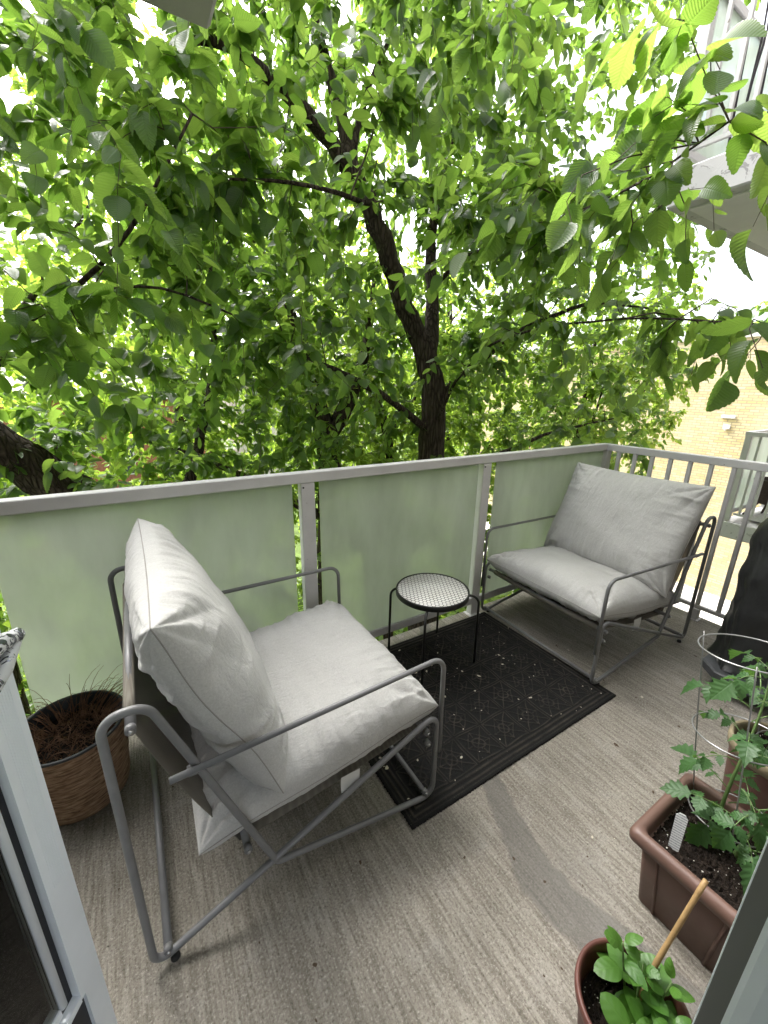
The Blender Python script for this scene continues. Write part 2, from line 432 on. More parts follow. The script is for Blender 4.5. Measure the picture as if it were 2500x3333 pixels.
def mk_bark(name, c0, c1):
    m, nt = mat(name); n = N(nt); v = n.coord((1, 1, .16))
    vo = n('TexVoronoi', i0=v, _feature='DISTANCE_TO_EDGE', Scale=26.0).outputs[0]
    a = n.noise(v, 22, 6, .7, .8); h = n.math('MULTIPLY', n.ramp(vo, [(0.0, 0.0), (.25, 1.0)]), n.ramp(a, [(.3, .3), (.7, 1.0)]))
    col = n.mix(h, c0, c1); col = n.mix(n.ramp(n.noise(n.coord(), 4, 4), [(.45, 0.0), (.7, .5)]), col, [x * .7 for x in c1])
    n.out(n.bsdf(col, .9, n.bump(h, 1.0, .03), 0, .15)); return m
M['bark'] = mk_bark('bark', (.022, .016, .013), (.125, .098, .082))
M['bark_pale'] = mk_bark('bark_pale', (.06, .055, .045), (.22, .20, .17))
M['twig'] = simple('twig_bark', (.07, .052, .042), .8, 0, .2, .35, 12)

def mk_leaf(name, d0, d1, t0, t1, vein=True, veinscale=13.0, gloss=.34, tw=.52, vk=.55):
    m, nt = mat(name); n = N(nt)
    geo = n('NewGeometry'); rnd = geo.outputs['Random Per Island']
    uv = n('UVMap', _uv_map='UVMap').outputs[0]
    sep = n('SeparateXYZ', i0=uv); U = n.math('ABSOLUTE', n.math('SUBTRACT', sep.outputs[0], .5)); V = sep.outputs[1]
    rc = n('TexWhiteNoise', _noise_dimensions='1D'); nt.links.new(rnd, rc.inputs['W']); r2 = rc.outputs[0]
    col = n.mix(rnd, d0, d1); tc = n.mix(r2, t0, t1)
    nm = None
    if vein:
        ph = n.math('MULTIPLY', n.math('SUBTRACT', V, n.math('MULTIPLY', U, .75)), veinscale * 2 * pi)
        wv = n.math('MULTIPLY_ADD', n.math('SINE', ph), .5, .5)
        mid = n.ramp(U, [(.0, 1.0), (.035, 0.0)])
        vl = n.math('POWER', wv, 5.0)
        line = n.math('MAXIMUM', n.math('MULTIPLY', vl, .55), mid)
        col = n.mix(n.math('MULTIPLY', line, .35 * vk), col, [min(1, x * 2.0) for x in d1])
        tc = n.mix(n.math('MULTIPLY', line, .45 * vk), tc, [x * .45 for x in t0])
        nm = n.bump(n.math('SUBTRACT', wv, n.math('MULTIPLY', mid, 1.2)), .55 * vk, .0035)
    b = n.bsdf(col, gloss, nm, 0, .5)
    t = n('BsdfTranslucent'); nt.links.new(tc, t.inputs[0])
    if nm is not None: nt.links.new(nm, t.inputs['Normal'])
    x = n('MixShader', i0=tw); nt.links.new(b, x.inputs[1]); nt.links.new(t.outputs[0], x.inputs[2]); n.out(x.outputs[0]); return m
M['leaf_near'] = mk_leaf('elm_leaf', (.022, .052, .016), (.048, .098, .026), (.20, .37, .045), (.37, .56, .085))
M['leaf_far'] = mk_leaf('elm_leaf_far', (.038, .085, .018), (.075, .14, .03), (.32, .50, .05), (.53, .69, .11), vein=False)
M['leaf_back'] = mk_leaf('back_leaf', (.06, .12, .025), (.11, .18, .04), (.40, .62, .055), (.60, .78, .12), vein=False)
M['tomato_leaf'] = mk_leaf('tomato_leaf', (.030, .085, .022), (.050, .125, .035), (.10, .25, .03), (.16, .32, .05), veinscale=5.0, gloss=.5, tw=.35, vk=.4)
M['basil_leaf'] = mk_leaf('basil_leaf', (.055, .15, .022), (.09, .21, .03), (.15, .34, .03), (.22, .44, .05), veinscale=4.0, gloss=.42, tw=.35, vk=.22)
M['stem'] = simple('green_stem', (.10, .17, .05), .6)

# ------------------------------------------------------------------ leaves as one mesh
def leaf_template(nl=8, serr=.0, shape='elm'):
    ys = np.linspace(0, 1, nl + 1); rows = []
    for i, y in enumerate(ys):
        if shape == 'elm': wv = .35 * (sin(pi * min(1, y ** .78)) ** .62) * (1 - .22 * y)
        elif shape == 'basil': wv = .38 * (sin(pi * y ** .85) ** .6)
        else: wv = .3 * sin(pi * y) ** .7
        if y >= 1: wv = 0
        if y <= 0: wv = .012
        rows.append((y, wv))
    V = []; UV = []; F = []
    for i, (y, wv) in enumerate(rows):
        V += [(-wv, y, 0), (0, y, 0), (wv, y, 0)]; UV += [(.5 - wv, y), (.5, y), (.5 + wv, y)]
    for i in range(nl):
        a = 3 * i; b = a + 3
        F += [(a, a + 1, b + 1, b), (a + 1, a + 2, b + 2, b + 1)]
    if serr > 0:
        for i in range(1, nl):          # saw teeth
            y, wv = rows[i]; y2, w2 = rows[i + 1]
            for sgn, c in ((-1, 0), (1, 2)):
                k = len(V); V.append((sgn * (wv * .45 + w2 * .55 + serr), y * .25 + y2 * .75 + serr * .6, 0)); UV.append((.5 + sgn * wv, y2))
                F.append((3 * i + c, k, 3 * (i + 1) + c) if sgn > 0 else (3 * i + c, 3 * (i + 1) + c, k))
    return np.array(V), np.array(UV), F

def leaves_mesh(name, tmpl, pos, dirs, nrm, size, fold, curl, m, parent, width=None):
    """pos,dirs,nrm (N,3)"""
    V, UV, F = tmpl; n = len(pos); nv = len(V)
    d_ = dirs / (np.linalg.norm(dirs, axis=1)[:, None] + 1e-9)
    s_ = np.cross(d_, nrm); s_ /= np.linalg.norm(s_, axis=1)[:, None] + 1e-9
    u_ = np.cross(s_, d_)
    x = V[:, 0][None, :] * (np.ones(n) if width is None else width)[:, None]; y = np.repeat(V[:, 1][None, :], n, 0)
    z = fold[:, None] * np.abs(x) - curl[:, None] * y ** 2
    tw = rng.normal(0, .5, n)[:, None] * y * .6          # twist
    x2 = x * np.cos(tw) - z * np.sin(tw) * 0; z2 = z + x * np.sin(tw)
    P = pos[:, None, :] + size[:, None, None] * (x2[..., None] * s_[:, None, :] + y[..., None] * d_[:, None, :] + z2[..., None] * u_[:, None, :])
    P = P.reshape(-1, 3).astype(np.float32)
    fl = [len(f) for f in F]; tot = sum(fl)
    base = np.concatenate([np.array(f) for f in F]); loops = (base[None, :] + (np.arange(n) * nv)[:, None]).ravel()
    starts = np.concatenate([[0], np.cumsum(fl)[:-1]]); ls = (starts[None, :] + (np.arange(n) * tot)[:, None]).ravel()
    me = bpy.data.meshes.new(name)
    me.vertices.add(len(P)); me.vertices.foreach_set('co', P.ravel())
    me.loops.add(len(loops)); me.loops.foreach_set('vertex_index', loops.astype(np.int32))
    me.polygons.add(len(ls)); me.polygons.foreach_set('loop_start', ls.astype(np.int32))
    me.polygons.foreach_set('use_smooth', np.ones(len(ls), bool))
    uvl = me.uv_layers.new(name='UVMap'); uvl.data.foreach_set('uv', np.tile(UV[base], (n, 1)).astype(np.float32).ravel())
    me.update(calc_edges=True); me.materials.append(m)
    return link(bpy.data.objects.new(name, me), parent)

T_HI = leaf_template(10, .018); T_MID = leaf_template(5); T_LO = leaf_template(3)

def resample(P, step):
    P = np.asarray(P, float); seg = np.linalg.norm(np.diff(P[:, :3], axis=0), axis=1); s_ = np.concatenate([[0], np.cumsum(seg)])
    n = max(2, int(s_[-1] / step) + 1); t = np.linspace(0, s_[-1], n)
    # catmull-like smoothing through linear interp + smoothing
    Q = np.stack([np.interp(t, s_, P[:, k]) for k in range(P.shape[1])], 1)
    for _ in range(2):
        Q[1:-1] = .25 * Q[:-2] + .5 * Q[1:-1] + .25 * Q[2:]
    return Q

class Tree:
    def __init__(s, root, seed): s.root = root; s.rng = np.random.default_rng(seed); s.nodes = []; s.rad = []; s.tan = []; s.limb = MB(); s.tw = MB(); s.L = []
    def add_limb(s, pts, wob=.03, sides=14, store=True, step=.12):
        """pts rows: x,y,z,r"""
        Q = resample(pts, step)
        k = s.rng.normal(0, wob, (len(Q), 3)) * np.minimum(1, Q[:, 3:4] / .06)
        k[0] = 0; k[-1] = 0
        Q[:, :3] += k * .35
        P = Q[:, :3]; n = sides; m = len(P)
        # lumpy radius
        rr = Q[:, 3]; T = np.gradient(P, axis=0); T /= np.linalg.norm(T, axis=1)[:, None]
        nrm = np.cross(T[0], [.3, 1, .2]); nrm /= np.linalg.norm(nrm); V = []
        a = np.linspace(0, 2 * pi, n, endpoint=False); ph = s.rng.uniform(0, 6, 4)
        for i in range(m):
            nrm = nrm - T[i] * (nrm @ T[i]); nrm /= np.linalg.norm(nrm); b = np.cross(T[i], nrm)
            l = 1 + .07 * np.sin(3 * a + ph[0] + i * .25) + .05 * np.sin(5 * a + ph[1] - i * .4) + s.rng.normal(0, .025, n)
            V.append(P[i] + (rr[i] * l)[:, None] * (np.cos(a)[:, None] * nrm + np.sin(a)[:, None] * b))
        f = [(i * n + k, i * n + (k + 1) % n, (i + 1) * n + (k + 1) % n, (i + 1) * n + k) for i in range(m - 1) for k in range(n)]
        f.append(tuple((m - 1) * n + k for k in range(n)))
        s.limb.add(np.concatenate(V), f)
        if store:
            s.nodes.append(P); s.rad.append(rr); s.tan.append(T)
    def grow(s, A, leaf=(.09, .12), nl=(9, 14), maxlen=3.0, droop=.25, minr=.0014, keep=None, lspread=.5):
        """A attractors (n,3). each gets a twig from the nearest existing wood, with leaves along its end"""
        ND = np.concatenate(s.nodes); RD = np.concatenate(s.rad)
        cap = len(ND) + len(A) * 30; nd = np.zeros((cap, 3)); rd = np.zeros(cap); nd[:len(ND)] = ND; rd[:len(ND)] = RD; c = len(ND)
        d0 = np.min(((A[:, None, :] - ND[None, ::3, :]) ** 2).sum(-1), axis=1); order = np.argsort(d0 + s.rng.uniform(0, 1.5, len(A)))
        for ai in order:
            a = A[ai]; dd = ((nd[:c] - a) ** 2).sum(1) + (rd[:c] < .003) * .15
            j = int(np.argmin(dd)); b = nd[j]; L = sqrt(max(1e-6, float(((a - b) ** 2).sum())))
            if L > maxlen or L < .12: continue
            n = max(4, int(L / .09)); t = np.linspace(0, 1, n)[:, None]
            side = s.rng.normal(0, .16 * L, 3); up = np.array([0, 0, .18 * L])
            P = b * (1 - t) + a * t + np.sin(pi * t) * (side + up) + np.array([0, 0, -droop]) * (t ** 3) * min(L, .6)
            P += s.rng.normal(0, .006, P.shape) * (t > 0)
            r0 = min(rd[j] * .75, .0022 + .0055 * L + .0012 * s.rng.random()); r = r0 + (minr - r0) * t[:, 0] ** .8
            s.tw.tube(P, r, 4 if r0 < .008 else 6, caps=False)
            k = min(len(P) - 1, cap - c); nd[c:c + k] = P[1:1 + k]; rd[c:c + k] = r[1:1 + k]; c += k
            # leaves on the outer part
            m = int(s.rng.integers(nl[0], nl[1] + 1)); span = min(1.0, lspread / L)
            tt = 1 - span * (np.linspace(0, 1, m) ** 1.0); T = np.gradient(P, axis=0); T /= np.linalg.norm(T, axis=1)[:, None] + 1e-9
            for q, tq in enumerate(tt):
                x = tq * (n - 1); i0 = int(min(n - 2, x)); fr = x - i0
                p_ = P[i0] * (1 - fr) + P[i0 + 1] * fr; tg = T[i0]
                sd = np.cross(tg, [0, 0, 1.0]); sd /= np.linalg.norm(sd) + 1e-6
                sg = 1 if q % 2 else -1
                if q == 0: dv = tg * 1.0
                else: dv = tg * .65 + sd * sg * .8
                dv = dv + s.rng.normal(0, .22, 3) + np.array([0, 0, -droop * 1.2 - .15])
                s.L.append((p_, dv, s.rng.uniform(*leaf)))
        s.nodes = [nd[:c]]; s.rad = [rd[:c]]
    def finish(s, bark, leafm, tmpl, twigm=None, tilt=.55, trunk_name='trunk'):
        s.limb.build(trunk_name, bark, s.root)
        if s.tw.n: s.tw.build('branches', twigm or M['twig'], s.root)
        if s.L:
            pos = np.array([l[0] for l in s.L]); dr = np.array([l[1] for l in s.L]); sz = np.array([l[2] for l in s.L]); n = len(pos)
            nr = np.stack([s.rng.normal(0, tilt, n), s.rng.normal(0, tilt, n), np.ones(n)], 1)
            fold = s.rng.uniform(-.05, .75, n); curl = s.rng.normal(.22, .3, n)
            dr = dr / np.linalg.norm(dr, axis=1)[:, None]; pos = pos + dr * .008
            leaves_mesh('crown', tmpl, pos, dr, nr, sz * s.rng.uniform(.7, 1.12, n), fold, curl, leafm, s.root, width=s.rng.uniform(.75, 1.3, n))
        return len(s.L)

# ================================================================== SETTING
tag(MB().box((-200, -200, -4.7), (200, 200, -4.5)).build('ground', M['grass']), kind='structure', label='grassy ground far below the balcony')
pv = MB(); pv.box((6.2, -12, -4.5), (11.6, 12, -4.492)); tag(pv.build('pavement', M['pavement']), kind='structure', label='pale pavement strip at the foot of the yellow brick wall')
fl = MB(); fl.box((-5.2, -1.68, -.2), (.075, .068, 0)); tag(fl.build('balcony_floor', M['concrete']), kind='structure', label='broom finished grey concrete balcony floor with a bent dark grey mark')

# house the photographer stands in
house = empty('apartment_wall', (-3, -1.7, 0)); tag(house, 'light exterior wall of the flat around the balcony doorway', 'building')
hm = MB()
def hb(a, b, mb): mb.box(tuple(a[i] - (-3, -1.7, 0)[i] for i in range(3)), tuple(b[i] - (-3, -1.7, 0)[i] for i in range(3)))
hb((-9, -1.98, -4.5), (-3.74, -1.68, 12), hm); hb((-2.806, -1.98, -4.5), (9, -1.682, 12), hm); hb((-3.74, -1.98, 2.1), (-2.806, -1.68, 12), hm); hb((-3.74, -1.98, -4.5), (-2.806, -1.69, -.01), hm)
hb((-5.2, -1.68, -.2), (-4.75, .05, 2.5), hm)  # unseen divider at the left end, added to darken the floor
hm.build('wall', M['siding'], house)
im = MB()
hb((-6, -5.2, -.1), (-1, -1.98, -.01), im); hb((-6, -5.2, 2.5), (-1, -1.98, 2.6), im); hb((-6, -5.3, -.1), (-1, -5.2, .35), im); hb((-6, -5.3, 2.35), (-1, -5.2, 2.6), im); hb((-6, -5.3, .35), (-5.6, -5.2, 2.35), im); hb((-1.4, -5.3, .35), (-1, -5.2, 2.35), im); hb((-6.1, -5.3, -.1), (-6, -1.98, 2.6), im); hb((-1, -5.3, -.1), (-.9, -1.98, 2.6), im)  # unseen back wall left open, added to bring sky light onto jamb and door
im.build('room', M['interior'], house)

# right door jamb, very near the camera
jb = empty('door_jamb', (-2.81, -1.68, 0)); tag(jb, 'grey painted door jamb with a small chip, at the right edge of the doorway', 'door frame')
j = MB(); ya = -1.6805
# camera looks along it: face towards the doorway with a rounded light edge
pr = [(-.0, ya - .25), (-.0, ya - .0165), (.0015, ya - .0115), (.006, ya - .0075), (.0075, ya - .0068), (.0112, ya - .0005), (.016, ya + .0002), (.05, ya + .0002), (.05, ya - .25)]
zz = [0, 2.1]
V = [(x, y + 1.68, z) for z in zz for (x, y) in pr]; k = len(pr)
j.add(V, [(i, (i + 1) % k, k + (i + 1) % k, k + i) for i in range(k)] + [tuple(range(k))[::-1], tuple(range(k, 2 * k))], 0, False)
j.build('frame_post', M['jamb'], jb)
# chip: thin irregular paint flake hollow shown as a dark flat mark
def irregular(n, rx, rz, seed):
    g = np.random.default_rng(seed); a = np.linspace(0, 2 * pi, n, endpoint=False); r = 1 + g.normal(0, .28, n)
    return rx * r * np.cos(a), rz * r * np.sin(a)

# ================================================================== RAILINGS
def railing(name, loc, mx, label, group, front_posts, x_end, y_end, rail_z=1.067, end_posts=(-.78,), panels=(), glass='frost', foot=True, bal_n=13, cat='railing'):
    """corner at local (0,0): glazed side runs along mx*x, baluster side along -y"""
    root = empty(name, loc); tag(root, label, cat, group)
    hb_ = .047
    X = lambda x: mx * x
    t = MB(); t.box((X(x_end), 0, rail_z - hb_), (X(-.0), .052, rail_z), bev=.003); t.build('top_rail', M['rail'], root)
    t = MB(); t.box((X(0) if mx < 0 else X(-.052), y_end, rail_z - hb_ - .001), (X(0) + .052 if mx < 0 else 0, .053, rail_z - .0012), bev=.003); t.build('top_rail', M['rail'], root)
    t = MB(); t.box((X(x_end), .004, .083), (X(.02), .03, .128), bev=.002); t.build('bottom_rail', M['rail'], root)
    xo = 0 if mx < 0 else -.03
    t = MB(); t.box((X(0) + (.004 if mx < 0 else -.028), y_end, .080), (X(0) + (.028 if mx < 0 else -.004), -.03, .105), bev=.002); t.build('bottom_rail', M['rail'], root)
    for x in front_posts:
        t = MB(); t.box((X(x) - .033, .0015, 0.004), (X(x) + .033, .046, rail_z - hb_ - .0015), bev=.003)
        if foot: t.box((X(x) - .045, -.012, 0), (X(x) + .045, .060, .006))
        ps = t.build('post', M['rail'], root)
        t = MB(); t.tube([(X(x) - .022, -.0012, rail_z - .068), (X(x) - .022, .002, rail_z - .068)], .0042, 10); t.build('screw', M['bolt_dark'], ps)
    # corner post
    t = MB(); t.box((0 if mx > 0 else -.0, 0, 0), (.001, .001, .001)); t = MB()
    xa, xb = (-.052, .0) if mx > 0 else (-.012, .048)
    t.box((xa, -.014, -.0 + .003), (xb, .046, rail_z - hb_ - .0022), bev=.003); t.build('post', M['rail'], root)
    for i in range(bal_n):
        y = -.086 - .1146 * i
        if y < y_end: break
        isp = any(abs(y - e) < .05 for e in end_posts)
        t = MB(); wd = .0113
        x0, x1 = (.004, .028) if mx < 0 else (-.028, -.004)
        t.box((x0 + .0007, y - wd, .1055), (x1 - .0007, y + wd, rail_z - hb_ - .0022), bev=.0015)
        if isp: t.box((x0 - .010, y - .019, .004), (x1 + .010, y + .019, .0795), bev=.0015); t.box((x0 - .016, y - .030, 0), (x1 + .016, y + .030, .0055))
        t.build('post' if isp else 'baluster', M['rail'], root)
    for (a, b) in panels:
        t = MB(); t.box((X(a), .013, .1285), (X(b), .019, rail_z - hb_ - .001), bev=.001); t.build('glass_panel', M[glass], root)
    return root

railing('balcony_railing', (0, 0, 0), -1, 'grey painted railing around the balcony, frosted glass panels and bare balusters meeting at a corner', None,
        (1.227, 2.36, 3.56, 4.6), 5.2, -1.66, panels=((.02, 1.143), (1.289, 2.30), (2.431, 3.457), (3.66, 4.5)))

# ceiling slab: balcony above, ends over the left half
ub = empty('upper_balcony', (-2.62, .02, 2.5)); tag(ub, 'concrete underside corner of the balcony overhead, top left among the leaves', 'balcony')
MB().box((-2.9, -1.7, 0), (0, 0, .2), bev=.012).build('slab', M['concrete_up'], ub)

# upper balcony to the right
nb = empty('neighbour_balcony', (.22, .02, 2.60)); tag(nb, 'upper neighbour balcony at top right with worn concrete slab edge', 'balcony')
def worn():
    m, nt = mat('worn_slab_edge'); n = N(nt); v = n.coord()
    a = n.noise(v, 9, 6, .7, 1.0); col = n.mix(n.ramp(a, [(.61, 0.0), (.63, .8)]), (.56, .55, .56), (.26, .25, .26))
    n.out(n.bsdf(col, .8, n.bump(a, .5, .01))); return m
M['worn'] = worn()
s_ = MB(); s_.box((0, -1.7, 0), (5.6, 0, .21), bev=.01); s_.build('slab', M['worn'], nb)
s_ = MB(); s_.box((.10, -1.6, -.012), (5.5, -.10, -.0015)); s_.build('soffit_panel', M['soffit'], nb)
r2 = railing('neighbour_railing', (.27, -.03, 2.815), 1, 'railing of the upper neighbour balcony with slim balusters and aqua glass', 'neighbour railings', (1.2, 2.4, 3.6), 5.5, -1.62, panels=((.04, 1.14), (1.26, 2.3), (2.5, 3.5)), glass='frost_blue', end_posts=(-.78,), rail_z=.93)
r2['label'] = 'high railing on the upper neighbour balcony, balusters in front of aqua glass'
# reeds / stakes leaning on that railing
for q in range(26):
    g = np.random.default_rng(100 + q)
    y = -.20 - .020 * q + g.normal(0, .006); b = (.33 + g.uniform(0, .08), y, 2.812); tp = (.36 + g.normal(0, .07), y + g.normal(.03, .08), 2.812 + g.uniform(1.1, 2.1))
    pts = [tuple(b[i] + (tp[i] - b[i]) * t for i in range(3)) for t in np.linspace(0, 1, 6)]
    pts = np.array(pts); pts[1:-1, :2] += g.normal(0, .008, (4, 2))
    t = MB(); t.tube(pts, np.linspace(.007, .003, 6), 5)
    if q % 3 == 0:
        for _ in range(3):
            i = int(g.integers(3, 5)); e = pts[i] + np.array([g.normal(0, .08), g.normal(0, .16), g.uniform(.15, .35)])
            t.tube([pts[i], (pts[i] + e) / 2 + g.normal(0, .015, 3), e], [.003, .002, .0012], 4)
    o = t.build('garden_stake', M['reed']); tag(o, 'dark thin stake in the bundle leaning against the upper neighbour railing', 'stake', 'dark stakes bundled on the upper balcony')

# neighbour balcony to the right, same level
nl = empty('neighbour_balcony', (3.0, .15, -.24)); tag(nl, 'neighbour balcony slab at the same level, right of the brick wall view', 'balcony')
s_ = MB(); s_.box((0, -1.8, 0), (4.5, 0, .20), bev=.01); s_.build('slab', M['worn'], nl)
r3 = railing('neighbour_railing', (3.06, .08, -.035), 1, 'railing on the neighbour balcony at the right edge, pale blue glass behind its balusters', 'neighbour railings', (1.2, 2.4), 4.4, -1.6, panels=((.04, 1.14), (1.26, 2.3)), glass='frost_blue', end_posts=(-.78,))
# things on it
pt = empty('patio_planter', (3.62, -.12, -.035)); tag(pt, 'dark brown planter on the neighbour balcony seen between balusters', 'planter')
t = MB(); t.lathe([(.0, .18), (.14, .18), (.21, .46), (.225, .46), (.225, .48), (.19, .48), (.18, .44), (0, .44)], n=20); t.build('pot', M['dark_brown'], pt)
for k in range(4):
    t = MB(); a = k * pi / 2 + .5; t.tube([(.12 * cos(a), .12 * sin(a), .19), (.24 * cos(a), .24 * sin(a), .0)], .014, 6); t.build('leg', M['dark_brown'], pt)
tb = empty('patio_tray', (3.42, -.22, -.035)); tag(tb, 'low white tray lying on the neighbour balcony floor', 'tray')
t = MB(); t.box((-.22, -.16, .02), (.22, .16, .045), bev=.008); t.build('tray', M['white'], tb)

# yellow brick building
bb = empty('brick_building', (11.6, 0, -4.5)); tag(bb, 'long yellow brick building wall facing the balcony', 'building')
t = MB(); t.box((0, -14, 0), (12, 14, 7.42)); t.build('wall', M['brick'], bb)
t = MB(); t.box((-.05, -14.05, 7.422), (12.05, 14.05, 7.52)); t.build('coping', M['coping'], bb)
t = MB(); t.box((-.07, 3.05, 5.28), (-.002, 3.38, 5.36), bev=.01); t.build('wall_light', M['white'], bb)
t = MB(); t.box((-.06, 3.12, 4.98), (-.002, 3.28, 5.10), bev=.01); t.lathe([(.0, -.07), (.03, -.05), (.04, 0)], c=(-.09, 3.2, 5.0), n=12); t.build('wall_socket', M['white'], bb)

# houses far behind the trees
for i, (x, y, wx, h, mt, lab) in enumerate([(-3.5, 24, 9, 5.2, 'red_brick', 'red brick house far behind the tree trunks, between the leaves'), (8, 26, 10, 6.0, 'pale_wall', 'pale rendered house far behind the trees, to the right of the red one')]):
    hs_ = empty('house', (x, y, -4.5)); tag(hs_, lab, 'house')
    t = MB(); t.box((-wx / 2, 0, 0), (wx / 2, 7, h)); t.build('wall', M[mt], hs_)
    t = MB(); t.add([(-wx / 2 - .4, -.4, h), (wx / 2 + .4, -.4, h), (wx / 2 + .4, 7.4, h), (-wx / 2 - .4, 7.4, h), (-wx / 2 - .4, 3.5, h + 2.4), (wx / 2 + .4, 3.5, h + 2.4)], [(0, 1, 5, 4), (2, 3, 4, 5), (0, 4, 3), (1, 2, 5), (0, 3, 2, 1)], 0, False); t.build('roof', M['coping'], hs_)
    for kx in (-.3, 0, .3):
        t = MB(); t.box((wx * kx - .5, -.03, 1.2), (wx * kx + .5, -.002, 2.6)); wn = t.build('window', M['white'], hs_)
        t = MB(); t.box((wx * kx - .42, -.045, 1.28), (wx * kx + .42, -.031, 2.52)); t.build('pane', M['window'], wn)

# ================================================================== CHAIRS
TR = .0095
def side_path(y):
    V = [((-.033, y, .010), .028), ((-.034, y, .785), .046), ((.052, y, .785), .046), ((.291, y, .124), .022), ((.861, y, .009), .045), ((.858, y, .378), .034)]
    return fillet(V, closed=True, seg=8)

def cushion(C, ea, eb, en, a, b, T1, T2, seed, name, parent, nw=150, nd=120, n_=4.0, m_=.5, conc=.045, wr=1.0, bulge=None):
    """pillow with knife edge. ea lateral, eb length, en top"""
    g = np.random.default_rng(seed); C, ea, eb, en = [np.array(q, float) for q in (C, ea, eb, en)]
    ea /= np.linalg.norm(ea); eb -= ea * (ea @ eb); eb /= np.linalg.norm(eb); en = np.cross(ea, eb) * np.sign(np.dot(np.cross(ea, eb), en))
    q = np.linspace(-1, 1, nw); s = np.sign(q) * (1 - (1 - np.abs(q)) ** 1.35); q = np.linspace(-1, 1, nd); t = np.sign(q) * (1 - (1 - np.abs(q)) ** 1.35)
    S, T = np.meshgrid(s, t, indexing='ij')
    h = ((1 - np.abs(S) ** n_) * (1 - np.abs(T) ** n_)).clip(0) ** m_
    xx = a * S * (1 - conc * (1 - T ** 2) * np.abs(S) ** 2); yy = b * T * (1 - conc * 1.2 * (1 - S ** 2) * np.abs(T) ** 2)
    es = (1 - np.abs(S)); et = (1 - np.abs(T))
    def n1(u, v, fr, k):     # ridge noise along u, warped by v
        z = 0; amp = 0
        for i in range(4):
            f = fr * (1.0 + .83 * i); p = g.uniform(0, 6.28); w_ = g.uniform(-1.2, 1.2)
            r = np.abs(np.sin(f * u + p + w_ * v + .8 * np.sin(2.1 * u + p * 2)))
            z = z + (1 - r) ** k / (1 + i * .6); amp += 1 / (1 + i * .6)
        return z / amp
    out = []
    for sg, TT in ((1, T1), (-1, T2)):
        W = 0
        for (e, al, cr) in ((es, T * b, S), (et, S * a, T)):
            env = np.exp(-e / .22) * (1 - np.exp(-e / .035))
            amp = .35 + .65 * (np.sin(al * 6 + g.uniform(0, 6)) * .5 + .5)
            W = W + env * amp * (n1(al, cr * 1.5, 17, 3) - .25) * .058
            env2 = np.exp(-e / .45) * (1 - np.exp(-e / .1))
            W = W + env2 * (n1(al, cr * 2.5, 8, 2) - .4) * .024
        # corner pulls
        for cs in (-1, 1):
            for ct in (-1, 1):
                dx = (cs - S) * a; dy = (ct - T) * b; rr = np.sqrt(dx ** 2 + dy ** 2) + 1e-4; an = np.arctan2(dy * ct, dx * cs)
                p = g.uniform(0, 6); env = np.exp(-rr / .12) * (1 - np.exp(-rr / .03))
                W = W + env * (np.abs(np.sin(an * 5.5 + p)) - .5) * .036
        und = .008 * np.sin(S * 3.1 + g.uniform(0, 6)) * np.sin(T * 2.7 + g.uniform(0, 6)) + .004 * np.sin(S * 9 + T * 4 + g.uniform(0, 6)) * np.sin(T * 7 - S * 3)
        sag = 0 if bulge is None else bulge(S, T, sg)
        z = sg * (TT * h * (1 + sag) + (W * wr + und * wr) * np.clip(h * 2, 0, 1))
        # soft side overhang
        ov = 1 + .035 * h * (1 - h) * 0
        P = C + (xx * ov)[..., None] * ea + (yy * ov)[..., None] * eb + z[..., None] * en
        # seam wobble
        P = P + (np.sin(S * 5 + seed) * .006 * et + np.sin(T * 4.2 + seed) * .007)[..., None] * en * np.exp(-np.minimum(es, et) / .3)[..., None]
        out.append(P)
    mb = MB(); mb.grid(out[0].reshape(-1, 3), nw, nd); mb.grid(out[1][::-1].reshape(-1, 3), nw, nd)
    P = out[0]; bd = np.concatenate([P[:, 0], P[-1, 1:], P[::-1, -1][1:], P[0, ::-1][1:-1]])
    mb.tube(bd[::2], .0016, 5, closed=True, mi=1)
    return mb.build(name, [M['fabric'], M['seam']], parent)

